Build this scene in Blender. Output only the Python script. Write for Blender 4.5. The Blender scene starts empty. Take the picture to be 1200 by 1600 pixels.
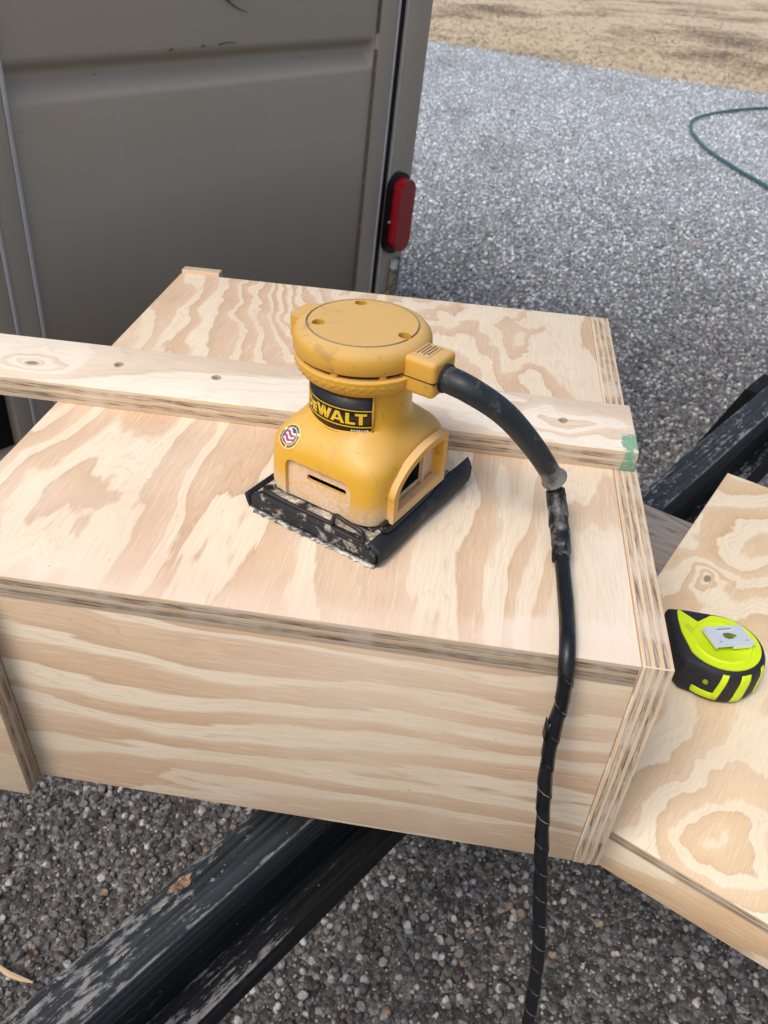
import bpy, bmesh, math, random
import numpy as np
from mathutils import Vector, Matrix
from mathutils.bvhtree import BVHTree

random.seed(7)
rng = np.random.default_rng(11)
R = math.radians
scene = bpy.context.scene
col = scene.collection
G = 1.0                       # height of the box top above the gravel

# ------------------------------------------------------------------ camera
cam = bpy.data.cameras.new('camera')
cam_ob = bpy.data.objects.new('camera', cam)
col.objects.link(cam_ob)
yaw, pitch, roll = 0.1055, 0.6481, 0.0648
fw = Vector((-math.sin(yaw) * math.cos(pitch), math.cos(yaw) * math.cos(pitch), -math.sin(pitch)))
rt = Vector((math.cos(yaw), math.sin(yaw), 0))
up = rt.cross(fw)
rt2 = math.cos(roll) * rt + math.sin(roll) * up
up2 = -math.sin(roll) * rt + math.cos(roll) * up
mw = Matrix((rt2, up2, -fw)).transposed().to_4x4()
mw.translation = Vector((-0.1358, -0.3308, 0.3374 + G))
cam_ob.matrix_world = mw
cam.sensor_fit = 'VERTICAL'
cam.sensor_height = 32.0
cam.sensor_width = 24.0
cam.lens = 32.0 * 1258.75 / 1600.0
cam.clip_start = 0.02
cam.clip_end = 900.0
cam.dof.use_dof = True
cam.dof.focus_distance = 0.56
cam.dof.aperture_fstop = 16.0
scene.camera = cam_ob

# ------------------------------------------------------------------ sky, sun, exposure
SUN_EL, SUN_AZ = R(56), R(215)      # azimuth measured clockwise from +Y
world = bpy.data.worlds.new('World')
scene.world = world
world.use_nodes = True
wn = world.node_tree
for n in list(wn.nodes):
    wn.nodes.remove(n)
sky = wn.nodes.new('ShaderNodeTexSky')
sky.sky_type = 'NISHITA'
sky.sun_disc = False
sky.sun_elevation = SUN_EL
sky.sun_rotation = SUN_AZ
sky.air_density = 1.2
sky.dust_density = 4.0
sky.ozone_density = 1.0
bg = wn.nodes.new('ShaderNodeBackground')
bg.inputs['Strength'].default_value = 0.112
wo = wn.nodes.new('ShaderNodeOutputWorld')
wn.links.new(sky.outputs[0], bg.inputs['Color'])
wn.links.new(bg.outputs[0], wo.inputs['Surface'])
sun = bpy.data.lights.new('sun', 'SUN')
sun.energy = 1.3
sun.angle = R(20)
sun.color = (1.0, 0.95, 0.88)
sun_ob = bpy.data.objects.new('sun', sun)
col.objects.link(sun_ob)
sd = Vector((math.sin(SUN_AZ) * math.cos(SUN_EL), math.cos(SUN_AZ) * math.cos(SUN_EL), math.sin(SUN_EL)))
sun_ob.rotation_euler = sd.to_track_quat('Z', 'Y').to_euler()
sun_ob.location = (-3, -4, 8)
scene.view_settings.view_transform = 'Standard'
scene.view_settings.look = 'None'
scene.view_settings.exposure = 0.45
scene.view_settings.gamma = 1.0
scene.view_settings.use_curve_mapping = False
try:
    scene.cycles.use_denoising = True
except Exception:
    pass

# ------------------------------------------------------------------ object helpers
def tag(o, label=None, cat=None, group=None, kind=None):
    if label: o['label'] = label
    if cat: o['category'] = cat
    if group: o['group'] = group
    if kind: o['kind'] = kind
    return o

def empty(name, mat, label, cat, group=None):
    o = bpy.data.objects.new(name, None)
    o.empty_display_size = 0.05
    col.objects.link(o)
    o.matrix_world = mat
    return tag(o, label, cat, group)

def link(name, me, parent=None, mat=None, mats=None):
    o = bpy.data.objects.new(name, me)
    col.objects.link(o)
    if parent is not None:
        o.parent = parent
    if mat is not None:
        me.materials.append(mat)
    for m in (mats or []):
        me.materials.append(m)
    return o

def finish(bm, name, smooth=None):
    bmesh.ops.recalc_face_normals(bm, faces=bm.faces)
    me = bpy.data.meshes.new(name)
    bm.to_mesh(me); bm.free()
    if smooth is not None:
        me.polygons.foreach_set('use_smooth', [True] * len(me.polygons))
        me.set_sharp_from_angle(angle=R(smooth))
    return me

def bm_box(bm, c, s, bev=0.0, seg=1, rot=None):
    m = Matrix.Translation(c) @ (rot.to_4x4() if rot else Matrix.Identity(4)) @ Matrix.Diagonal((s[0], s[1], s[2], 1))
    r = bmesh.ops.create_cube(bm, size=1.0, matrix=m)
    if bev:
        es = list({e for v in r['verts'] for e in v.link_edges})
        bmesh.ops.bevel(bm, geom=es, offset=bev, segments=seg, affect='EDGES', profile=0.5)

def box(name, c, s, mat, parent, bev=0.001, seg=2, rot=None, smooth=40):
    bm = bmesh.new(); bm_box(bm, (0, 0, 0), s, bev, seg)
    o = link(name, finish(bm, name, smooth), parent, mat)
    o.location = c
    if rot is not None: o.rotation_euler = rot
    return o

def prism(name, poly, z0, z1, mat, parent, bev=0.0, seg=2, smooth=35, frame=None):
    """poly in local XY, extruded z0..z1; frame = Matrix applied to the mesh."""
    bm = bmesh.new()
    a = [bm.verts.new((x, y, z0)) for x, y in poly]
    b = [bm.verts.new((x, y, z1)) for x, y in poly]
    n = len(poly)
    bm.faces.new(a[::-1]); bm.faces.new(b)
    for i in range(n):
        bm.faces.new((a[i], a[(i + 1) % n], b[(i + 1) % n], b[i]))
    if bev:
        es = [e for e in bm.edges if len(e.link_faces) == 2 and e.calc_face_angle(0) > 0.6]
        bmesh.ops.bevel(bm, geom=es, offset=bev, segments=seg, affect='EDGES', profile=0.5)
    if frame is not None: bm.transform(frame)
    return link(name, finish(bm, name, smooth), parent, mat)

def catmull(P, n):
    P = [Vector(p) for p in P]
    P = [2 * P[0] - P[1]] + P + [2 * P[-1] - P[-2]]
    out = []
    for i in range(1, len(P) - 2):
        for k in range(n):
            t = k / n
            a, b, c, d = P[i - 1], P[i], P[i + 1], P[i + 2]
            out.append(0.5 * ((2 * b) + (c - a) * t + (2 * a - 5 * b + 4 * c - d) * t * t + (3 * b - a - 3 * c + d) * t ** 3))
    out.append(P[-2].copy())
    return out

def resample(P, step):
    L = [0.0]
    for a, b in zip(P, P[1:]): L.append(L[-1] + (b - a).length)
    n = max(2, int(L[-1] / step))
    out = []; j = 0
    for i in range(n + 1):
        s = L[-1] * i / n
        while j < len(L) - 2 and L[j + 1] < s: j += 1
        t = 0 if L[j + 1] == L[j] else (s - L[j]) / (L[j + 1] - L[j])
        out.append(P[j].lerp(P[j + 1], t))
    return out, L[-1]

def tube_mesh(name, pts, rad, seg=12, caps=True, smooth=60, attr=None, helix=False):
    """rad(t, ang, s) radius; attr(t, ang, s) optional float attribute 'mark'."""
    bm = bmesh.new(); rings = []; vals = []; hx = []
    T = [(pts[min(i + 1, len(pts) - 1)] - pts[max(i - 1, 0)]).normalized() for i in range(len(pts))]
    u = T[0].orthogonal().normalized(); s = 0
    for i, p in enumerate(pts):
        if i: s += (p - pts[i - 1]).length
        u = (u - T[i] * u.dot(T[i])).normalized(); w = T[i].cross(u)
        t = i / (len(pts) - 1); ring = []
        for k in range(seg):
            a = 2 * math.pi * k / seg
            r = rad(t, a, s) if callable(rad) else rad
            ring.append(bm.verts.new(p + (u * math.cos(a) + w * math.sin(a)) * r))
            if attr: vals.append(attr(t, a, s))
            if helix: hx.append((s, math.cos(a), math.sin(a)))
        rings.append(ring)
    for A, B in zip(rings, rings[1:]):
        for k in range(seg):
            bm.faces.new((A[k], A[(k + 1) % seg], B[(k + 1) % seg], B[k]))
    if caps:
        bm.faces.new(rings[0][::-1]); bm.faces.new(rings[-1])
    me = finish(bm, name, smooth)
    if attr:
        at = me.attributes.new('mark', 'FLOAT', 'POINT')
        at.data.foreach_set('value', vals)
    if helix:
        at = me.attributes.new('helix', 'FLOAT_VECTOR', 'POINT')
        at.data.foreach_set('vector', np.array(hx, dtype=np.float32).ravel())
    return me

def loft_mesh(name, secs, seg=72, smooth=35, cap=True):
    """secs: list of (z, ax, ay, n, cx, cy) superellipse sections."""
    bm = bmesh.new(); rings = []
    for z, ax, ay, n, cx, cy in secs:
        ring = []
        for k in range(seg):
            a = 2 * math.pi * (k + 0.5) / seg
            c, s = math.cos(a), math.sin(a)
            r = (abs(c) ** n + abs(s) ** n) ** (-1 / n)
            ring.append(bm.verts.new((cx + ax * r * c, cy + ay * r * s, z)))
        rings.append(ring)
    for A, B in zip(rings, rings[1:]):
        for k in range(seg):
            bm.faces.new((A[k], A[(k + 1) % seg], B[(k + 1) % seg], B[k]))
    if cap:
        bm.faces.new(rings[0][::-1]); bm.faces.new(rings[-1])
    return finish(bm, name, smooth)

def cyl_mesh(name, r, z0, z1, seg=24, r2=None, c=(0, 0)):
    r2 = r if r2 is None else r2
    return loft_mesh(name, [(z0, r, r, 2, c[0], c[1]), (z1, r2, r2, 2, c[0], c[1])], seg)

def cut(o, cutters, smooth=35):
    """boolean difference evaluated once; the cutters are deleted."""
    for c in cutters:
        if c.parent is None: c.parent = o.parent
        m = o.modifiers.new('cut', 'BOOLEAN'); m.operation = 'DIFFERENCE'; m.object = c; m.solver = 'EXACT'
    bpy.context.view_layer.update()
    dg = bpy.context.evaluated_depsgraph_get()
    me = bpy.data.meshes.new_from_object(o.evaluated_get(dg))
    o.modifiers.clear(); o.data = me
    for c in cutters: bpy.data.objects.remove(c)
    me.polygons.foreach_set('use_smooth', [True] * len(me.polygons))
    me.set_sharp_from_angle(angle=R(smooth))
    return o

# ------------------------------------------------------------------ node helpers
class S:
    def __init__(s, k, sock): s.k, s.s = k, sock
    def __add__(a, b): return a.k.m('ADD', a, b)
    __radd__ = __add__
    def __sub__(a, b): return a.k.m('SUBTRACT', a, b)
    def __rsub__(a, b): return a.k.m('SUBTRACT', b, a)
    def __mul__(a, b): return a.k.m('MULTIPLY', a, b)
    __rmul__ = __mul__
    def __truediv__(a, b): return a.k.m('DIVIDE', a, b)

class Mat:
    def __init__(s, name, rough=0.6, metal=0.0, spec=0.5):
        s.mat = bpy.data.materials.new(name); s.mat.use_nodes = True
        s.nt = s.mat.node_tree
        s.b = s.nt.nodes['Principled BSDF']
        s.b.inputs['Roughness'].default_value = rough
        s.b.inputs['Metallic'].default_value = metal
        s.b.inputs['Specular IOR Level'].default_value = spec
        s._tc = None
    def n(s, t): return s.nt.nodes.new(t)
    def put(s, sock, v):
        if isinstance(v, S): s.nt.links.new(v.s, sock)
        elif isinstance(v, tuple): sock.default_value = (*v, 1.0)[:4] if len(sock.default_value) == 4 else v
        else: sock.default_value = v
    def m(s, op, a, b=0.0, c=None, clamp=False):
        n = s.n('ShaderNodeMath'); n.operation = op; n.use_clamp = clamp
        s.put(n.inputs[0], a); s.put(n.inputs[1], b)
        if c is not None: s.put(n.inputs[2], c)
        return S(s, n.outputs[0])
    def coord(s, which='Object'):
        if s._tc is None: s._tc = s.n('ShaderNodeTexCoord')
        return S(s, s._tc.outputs[which])
    def pos(s): return S(s, s.n('ShaderNodeNewGeometry').outputs['Position'])
    def nrm(s): return S(s, s.n('ShaderNodeNewGeometry').outputs['Normal'])
    def sep(s, v):
        n = s.n('ShaderNodeSeparateXYZ'); s.put(n.inputs[0], v)
        return [S(s, o) for o in n.outputs]
    def vec(s, x, y, z=0.0):
        n = s.n('ShaderNodeCombineXYZ')
        for i, v in zip(n.inputs, (x, y, z)): s.put(i, v)
        return S(s, n.outputs[0])
    def noise(s, v, scale=1.0, detail=2.0, rough=0.5, dist=0.0):
        n = s.n('ShaderNodeTexNoise'); s.put(n.inputs['Vector'], v)
        n.inputs['Scale'].default_value = scale; n.inputs['Detail'].default_value = detail
        n.inputs['Roughness'].default_value = rough; n.inputs['Distortion'].default_value = dist
        return S(s, n.outputs['Fac'])
    def voro(s, v, scale=1.0, feature='F1', out='Distance'):
        n = s.n('ShaderNodeTexVoronoi'); n.feature = feature; s.put(n.inputs['Vector'], v)
        n.inputs['Scale'].default_value = scale
        return S(s, n.outputs[out])
    def ss(s, x, a, b, lo=0.0, hi=1.0):
        n = s.n('ShaderNodeMapRange'); n.interpolation_type = 'SMOOTHSTEP'
        s.put(n.inputs[0], x)
        for i, v in zip((1, 2, 3, 4), (a, b, lo, hi)): n.inputs[i].default_value = v
        return S(s, n.outputs[0])
    def ramp(s, f, stops, interp='LINEAR'):
        n = s.n('ShaderNodeValToRGB'); n.color_ramp.interpolation = interp
        e = n.color_ramp.elements
        while len(e) < len(stops): e.new(0.5)
        for el, (p, c) in zip(e, stops): el.position = p; el.color = (*c, 1)
        s.put(n.inputs[0], f)
        return S(s, n.outputs[0])
    def mix(s, f, a, b, blend='MIX'):
        n = s.n('ShaderNodeMix'); n.data_type = 'RGBA'; n.blend_type = blend
        s.put(n.inputs[0], f); s.put(n.inputs[6], a); s.put(n.inputs[7], b)
        return S(s, n.outputs[2])
    def attr(s, name, kind='GEOMETRY', out='Fac'):
        n = s.n('ShaderNodeAttribute'); n.attribute_name = name; n.attribute_type = kind
        return S(s, n.outputs[out])
    def bump(s, h, strength=0.3, dist=0.001):
        n = s.n('ShaderNodeBump'); n.inputs['Strength'].default_value = strength
        n.inputs['Distance'].default_value = dist; s.put(n.inputs['Height'], h)
        s.nt.links.new(n.outputs[0], s.b.inputs['Normal'])
    def color(s, c): s.put(s.b.inputs['Base Color'], c); return s
    def rough(s, c): s.put(s.b.inputs['Roughness'], c); return s

def plain(name, c, rough=0.5, metal=0.0, spec=0.5, var=0.0, vs=60.0):
    k = Mat(name, rough, metal, spec)
    if var:
        f = k.noise(k.coord(), vs, 4)
        k.color(k.mix(f, tuple(x * (1 - var) for x in c), tuple(min(1, x * (1 + var)) for x in c)))
    else: k.color(c)
    return k.mat

CREAM = (0.85, 0.745, 0.575)
TAN = (0.645, 0.435, 0.28)
def ply_face(name, grain='y', slope=10.0, warp=2.2, fine=0.5, seed=0.0, wu=9.0, wv=2.6, feats=(), knots=(),
             cream=CREAM, tan=TAN, pink=0.35, pale=0.25, share=0.45, holes=(), extra=None, soft=0.012, faded=0.55):
    """rotary-cut softwood veneer: contour bands of one slowly varying field, grain along one axis."""
    k = Mat(name, 0.68, 0.0, 0.3)
    x, y, z = k.sep(k.coord())
    u, v = (x, y) if grain == 'y' else (y, x)
    w1 = k.noise(k.vec(u * wu, v * wv, seed), 1.0, 1.5, 0.45) - 0.5
    w2 = k.noise(k.vec(u * (wu * 4), v * (wv * 3.4), seed + 3.1), 1.0, 2.0) - 0.5
    jag = k.noise(k.vec(u * 420.0, v * 30.0, seed + 9.0), 1.0, 2.0) - 0.5
    jag2 = k.noise(k.vec(u * 110.0, v * 14.0, seed + 19.0), 1.0, 3.0, 0.6) - 0.5
    H = u * slope + w1 * (warp * 2) + w2 * fine + jag * 0.13 + jag2 * 0.16
    dx = (k.noise(k.vec(x * 22.0, y * 22.0, seed + 6.0), 1.0, 2.0) - 0.5) * 0.05
    dy = (k.noise(k.vec(x * 22.0, y * 22.0, seed + 7.0), 1.0, 2.0) - 0.5) * 0.05
    for (fx, fy, su, sv, amp) in feats:          # raised figure in the veneer (amp bands high)
        a = (x + dx - fx) / su; b = (y + dy - fy) / sv
        d = k.m('EXPONENT', (a * a + b * b) * -1.0)
        H = H + d * amp
    kd = None
    for (fx, fy, rx, ry) in knots:
        a = (x + dx * 0.1 - fx) / rx; b = (y + dy * 0.1 - fy) / ry
        r2 = a * a + b * b
        a3 = (x + dx * 0.7 - fx) / (rx * 3.2); b3 = (y + dy * 0.7 - fy) / (ry * 3.2)
        H = H + k.m('EXPONENT', (a3 * a3 + b3 * b3) * -0.6) * 2.2
        kk = k.ss(r2, 1.6, 0.3)
        kd = kk if kd is None else k.m('MAXIMUM', kd, kk)
    H = H + (seed * 0.37 + 20.0)
    wn_ = k.n('ShaderNodeTexWhiteNoise'); wn_.noise_dimensions = '1D'
    k.put(wn_.inputs['W'], k.m('FLOOR', H) + seed)
    band = S(k, wn_.outputs['Value'])
    f0 = k.m('FRACT', H)
    # every growth band has its own share of pale wood
    f = k.m('POWER', f0, band * 1.1 + 0.55)
    c0 = 1.0 - share
    def mixc(t): return tuple(a * (1 - t) + b * t for a, b in zip(tan, cream))
    c = k.ramp(f, [(0.0, tuple(a * 0.80 for a in tan)), (0.045, tuple(a * 0.93 for a in tan)), (0.16, tan), (c0 - 0.10, mixc(0.16)), (c0 - soft, mixc(0.30)),
                   (c0 + soft, mixc(0.86)), (c0 + 0.10, cream), (0.955, mixc(0.93)), (1.0, tuple(a * 0.97 for a in tan))])
    c = k.mix(band * 0.30, c, mixc(0.72))
    # thin growth lines running with the bands
    rl = k.m('FRACT', H * 6.0 + w2 * 0.6)
    rn = k.noise(k.vec(u * 40.0, v * 5.0, seed + 13.0), 1.0, 3.0)
    c = k.mix(k.m('MULTIPLY', k.ss(rl, 0.70, 0.97), k.ss(rn, 0.35, 0.65, 0.05, 0.34)), c, tuple(a * 0.72 for a in tan))
    fade = k.noise(k.vec(u * 6.0, v * 4.0, seed + 11.0), 1.0, 3.0, 0.6)
    c = k.mix(k.ss(fade, 0.42, 0.72, 0.0, faded), c, mixc(0.58))
    # broad tint, sanded pale areas, fibre streaks
    big = k.noise(k.vec(u * 5.0, v * 3.0, seed + 5.0), 1.0, 3.0)
    c = k.mix(k.ss(big, 0.45, 0.75, 0, pink), c, (0.68, 0.465, 0.345))
    big2 = k.noise(k.vec(u * 7.0, v * 5.0, seed + 8.0), 1.0, 4.0, 0.6)
    c = k.mix(k.ss(big2, 0.45, 0.72, 0, pale), c, (0.81, 0.72, 0.60))
    fib = k.noise(k.vec(u * 1500.0, v * 40.0, seed), 1.0, 3.0, 0.6)
    c = k.mix(k.ss(fib, 0.3, 0.75, 0.0, 0.24), c, (0.42, 0.27, 0.16), 'MIX')
    fib2 = k.noise(k.vec(u * 800.0, v * 28.0, seed + 2.0), 1.0, 2.0)
    c = k.mix(k.ss(fib2, 0.60, 0.72, 0, 0.45), c, (0.83, 0.72, 0.57))
    spk = k.noise(k.vec(x * 160.0, y * 160.0, seed + 4.0), 1.0, 2.0)
    c = k.mix(k.ss(spk, 0.74, 0.80, 0, 0.35), c, (0.25, 0.17, 0.11))
    if kd is not None:
        c = k.mix(kd * 0.75, c, (0.10, 0.075, 0.06))
    for (hx, hy, hr) in holes:                     # torn fibre round a screw hole
        a = (x - hx) / hr; b = (y - hy) / hr
        r2 = (a * a + b * b) + (spk - 0.5) * 2.0
        c = k.mix(k.ss(r2, 1.6, 0.6, 0, 0.7), c, (0.22, 0.15, 0.09))
    if extra: c = extra(k, c, x, y, z)
    k.color(c)
    k.bump(fib * 0.6 + f * 0.25 + k.noise(k.vec(x * 300.0, y * 300.0, 0.0), 1.0, 3.0) * 0.3, 0.25, 0.0004)
    return k.mat

def ply_edge(name, t, plies=7, seed=0.0, dim=1.0, extra=None):
    """stacked plies along local Z: long-grain plies pale, cross-grain plies grey-brown and streaked."""
    k = Mat(name, 0.8, 0.0, 0.2)
    x, y, z = k.sep(k.coord())
    wob = (k.noise(k.vec(x * 18.0, y * 18.0, seed + z * 60.0), 1.0, 3.0, 0.6) - 0.5) * 0.9 + (k.noise(k.vec(x * 220.0, y * 220.0, z * 220.0), 1.0, 2.0) - 0.5) * 0.25
    g = (z / t + 0.5) * float(plies) + wob
    f = k.m('FRACT', g * 0.5)          # 0..0.5 face ply, 0.5..1 cross ply
    cross = k.m('MULTIPLY', k.ss(f, 0.47, 0.53), k.ss(f, 1.0, 0.95))
    line = k.m('MAXIMUM', k.ss(k.m('ABSOLUTE', f - 0.5), 0.045, 0.01), k.m('MAXIMUM', k.ss(f, 0.035, 0.0), k.ss(f, 0.965, 1.0)))
    st = k.noise(k.vec(x * 55.0 + z * 500.0, y * 55.0 + z * 500.0, z * 120.0), 1.0, 3.0, 0.6)
    cc = k.ramp(st, [(0.34, (0.15 * dim, 0.105 * dim, 0.08 * dim)), (0.47, (0.36 * dim, 0.28 * dim, 0.215 * dim)), (0.62, (0.56 * dim, 0.46 * dim, 0.36 * dim))])
    st2 = k.noise(k.vec(x * 30.0, y * 30.0, z * 1400.0), 1.0, 3.0)
    lc = k.ramp(st2, [(0.3, (0.52 * dim, 0.36 * dim, 0.21 * dim)), (0.65, (0.76 * dim, 0.60 * dim, 0.41 * dim))])
    c = k.mix(cross, lc, cc)
    brk = k.noise(k.vec(x * 70.0, y * 70.0, seed + 4.0), 1.0, 3.0)
    c = k.mix(line * k.ss(brk, 0.35, 0.6, 0.15, 0.8), c, (0.10, 0.065, 0.045))
    dst = k.noise(k.vec(x * 40.0, y * 40.0, z * 40.0), 1.0, 4.0)
    c = k.mix(k.ss(dst, 0.42, 0.66, 0, 0.6), c, (0.66 * dim, 0.56 * dim, 0.45 * dim))
    if extra: c = extra(k, c, x, y, z)
    k.color(c)
    k.bump(st * 0.5 - cross * 0.4 - line * 0.6, 0.5, 0.0006)
    return k.mat

def panel(name, lx, ly, t, frame, face, edge, parent, bev=0.0007, sub=None):
    """plywood panel: local Z is its thickness; faces and cut edges carry different materials."""
    bm = bmesh.new(); bm_box(bm, (0, 0, 0), (lx, ly, t))
    bm.normal_update()
    for f in bm.faces: f.material_index = 0 if abs(f.normal.z) > 0.9 else 1
    bmesh.ops.bevel(bm, geom=list(bm.edges), offset=bev, segments=2, affect='EDGES', profile=0.5)
    o = link(name, finish(bm, name, 40), parent, mats=[face, edge])
    o.matrix_local = frame
    return o

def frame_from(X, Y, Z, loc):
    m = Matrix((X, Y, Z)).transposed().to_4x4(); m.translation = Vector(loc); return m
FR_TOP = lambda loc: Matrix.Translation(loc)
FR_FRONT = lambda loc: frame_from(Vector((1, 0, 0)), Vector((0, 0, 1)), Vector((0, -1, 0)), loc)
FR_SIDE = lambda loc: frame_from(Vector((0, 1, 0)), Vector((0, 0, 1)), Vector((1, 0, 0)), loc)

# ================================================================== ground
def ground_sheet(name, pts, z, mat, kind):
    bm = bmesh.new(); vs = [bm.verts.new((x, y, z)) for x, y in pts]; bm.faces.new(vs)
    o = link(name, finish(bm, name), None, mat); tag(o, kind=kind); return o

k = Mat('dry_lawn_soil', 0.95, 0, 0.1)
p = k.pos(); px, py, pz = k.sep(p)
n1 = k.noise(p, 0.55, 5, 0.6); n2 = k.noise(p, 9.0, 5, 0.65); n3 = k.noise(p, 60.0, 4, 0.6)
c = k.ramp(n1 * 0.6 + n2 * 0.4, [(0.38, (0.20, 0.155, 0.125)), (0.45, (0.42, 0.325, 0.225)), (0.53, (0.78, 0.65, 0.46)), (0.60, (0.64, 0.52, 0.38)), (0.68, (0.30, 0.24, 0.19))])
c = k.mix(k.ss(n3, 0.4, 0.7, 0, 0.35), c, (0.20, 0.165, 0.125))
k.color(c); k.bump(n3 * 0.5 + n2, 1.0, 0.05)
soil = k.mat
ground = ground_sheet('ground', [(-300, -300), (300, -300), (300, 300), (-300, 300)], -0.012, soil, 'structure')

# the driveway's far edge, a straight line on the ground
E0, E1 = Vector((-1.063, 10.796)), Vector((2.416, 8.946))
ed = (E1 - E0).normalized(); en = Vector((-ed.y, ed.x))       # en points to the lawn
edge_pts = []
for i in range(121):
    s = -16 + 32 * i / 120
    q = E0 + ed * s + en * (0.10 * math.sin(s * 2.1) + 0.06 * math.sin(s * 5.3 + 1) + random.uniform(-.03, .03))
    edge_pts.append((q.x, q.y))
k = Mat('gravel_fines', 0.8, 0, 0.3)
p = k.pos()
v1 = k.voro(p, 95.0); v1c = k.voro(p, 95.0, out='Color')
g = k.noise(p, 220.0, 3)
hx, hy, hz = k.sep(v1c)
c = k.ramp(hx, [(0.0, (0.035, 0.034, 0.034)), (0.5, (0.085, 0.084, 0.084)), (0.85, (0.17, 0.175, 0.18)), (1.0, (0.30, 0.30, 0.30))])
c = k.mix(k.ss(g, 0.35, 0.6, 0.55, 0.0), c, (0.035, 0.031, 0.026))
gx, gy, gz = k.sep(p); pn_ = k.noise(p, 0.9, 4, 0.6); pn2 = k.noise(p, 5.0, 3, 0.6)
dry = k.ss(gy + (pn_ - 0.5) * 2.4 + (pn2 - 0.5) * 1.0, 0.9, 6.5)  # dry: near shade and far open light put into the fines colour
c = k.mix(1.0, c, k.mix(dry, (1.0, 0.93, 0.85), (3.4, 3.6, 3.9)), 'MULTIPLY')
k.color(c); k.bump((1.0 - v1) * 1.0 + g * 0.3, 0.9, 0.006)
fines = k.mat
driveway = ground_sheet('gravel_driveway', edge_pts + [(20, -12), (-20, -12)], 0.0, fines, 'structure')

def scatter(name, P, sizes, sources, mat, flat=False):
    me = bpy.data.meshes.new(name)
    me.vertices.add(len(P)); me.vertices.foreach_set('co', np.asarray(P, dtype=np.float32).ravel())
    a = me.attributes.new('size', 'FLOAT', 'POINT'); a.data.foreach_set('value', np.asarray(sizes, dtype=np.float32))
    me.materials.append(mat)
    o = bpy.data.objects.new(name, me); col.objects.link(o)
    coll = bpy.data.collections.new(name + '_shapes')
    for s in sources: coll.objects.link(s)
    ng = bpy.data.node_groups.new(name, 'GeometryNodeTree')
    ng.interface.new_socket('Geometry', in_out='INPUT', socket_type='NodeSocketGeometry')
    ng.interface.new_socket('Geometry', in_out='OUTPUT', socket_type='NodeSocketGeometry')
    N = ng.nodes.new; L = ng.links.new
    gi, go = N('NodeGroupInput'), N('NodeGroupOutput')
    ip = N('GeometryNodeInstanceOnPoints'); ci = N('GeometryNodeCollectionInfo')
    ci.inputs['Collection'].default_value = coll
    ci.inputs['Separate Children'].default_value = True; ci.inputs['Reset Children'].default_value = True
    ip.inputs['Pick Instance'].default_value = True
    ri = N('FunctionNodeRandomValue'); ri.data_type = 'INT'
    ri.inputs[4].default_value = 0; ri.inputs[5].default_value = len(sources) - 1
    rr = N('FunctionNodeRandomValue'); rr.data_type = 'FLOAT_VECTOR'
    rr.inputs[0].default_value = (-0.25, -0.25, 0) if flat else (0, 0, 0)
    rr.inputs[1].default_value = (0.25, 0.25, 6.283) if flat else (6.283, 6.283, 6.283)
    na = N('GeometryNodeInputNamedAttribute'); na.data_type = 'FLOAT'; na.inputs['Name'].default_value = 'size'
    L(gi.outputs[0], ip.inputs['Points']); L(ci.outputs[0], ip.inputs['Instance'])
    L(ri.outputs[2], ip.inputs['Instance Index']); L(rr.outputs[0], ip.inputs['Rotation'])
    L(na.outputs['Attribute'], ip.inputs['Scale']); L(ip.outputs[0], go.inputs[0])
    m = o.modifiers.new('scatter', 'NODES'); m.node_group = ng
    return o

k = Mat('gravel_stone', 0.45, 0, 0.5)
oi = k.n('ShaderNodeObjectInfo'); rnd = S(k, oi.outputs['Random'])
c = k.ramp(rnd, [(0.0, (0.045, 0.044, 0.044)), (0.22, (0.085, 0.085, 0.088)), (0.45, (0.14, 0.142, 0.148)), (0.62, (0.20, 0.205, 0.215)),
                 (0.70, (0.14, 0.12, 0.10)), (0.76, (0.30, 0.31, 0.33)), (0.88, (0.44, 0.44, 0.43)), (0.945, (0.56, 0.55, 0.52)), (0.970, (0.30, 0.23, 0.16)), (0.988, (0.26, 0.17, 0.12)), (1.0, (0.16, 0.17, 0.19))])
mot = k.noise(k.coord(), 2.6, 4, 0.6)
c = k.mix(k.ss(mot, 0.4, 0.7, 0, 0.5), c, k.mix(0.6, c, (0.05, 0.045, 0.04)))
# near shade and far open light painted into the stone colour by distance
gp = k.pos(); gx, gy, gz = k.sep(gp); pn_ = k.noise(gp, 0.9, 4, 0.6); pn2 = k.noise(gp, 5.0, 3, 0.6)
dry = k.ss(gy + (pn_ - 0.5) * 2.4 + (pn2 - 0.5) * 1.0, 0.9, 6.5)  # dry here is the painted light rising with distance, not moisture
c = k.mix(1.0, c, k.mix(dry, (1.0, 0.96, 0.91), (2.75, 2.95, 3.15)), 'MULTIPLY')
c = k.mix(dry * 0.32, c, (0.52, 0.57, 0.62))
c = k.mix(k.ss(k.noise(k.vec(gx * 1.6, gy * 0.8, 3.0), 1.0, 5, 0.65), 0.50, 0.68, 0, 0.5), c, k.mix(0.6, c, (0.10, 0.095, 0.085)))
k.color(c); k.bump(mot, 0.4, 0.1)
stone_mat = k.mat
stones = []
for i in range(8):
    r = random.Random(100 + i); bm = bmesh.new()
    bmesh.ops.create_icosphere(bm, subdivisions=2, radius=0.5)
    planes = []
    for _ in range(9):
        n = Vector((r.gauss(0, 1), r.gauss(0, 1), r.gauss(0, 1))).normalized(); planes.append((n, r.uniform(0.27, 0.43)))
    sc = Vector((r.uniform(0.85, 1.25), r.uniform(0.75, 1.0), r.uniform(0.55, 0.85)))
    for v in bm.verts:
        for n, d in planes:
            e = v.co.dot(n) - d
            if e > 0: v.co -= n * e
        v.co = Vector((v.co.x * sc.x, v.co.y * sc.y, v.co.z * sc.z))
    me = finish(bm, 'gravel_shape', 32); me.materials.append(stone_mat)
    stones.append(bpy.data.objects.new('gravel_shape', me))
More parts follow.
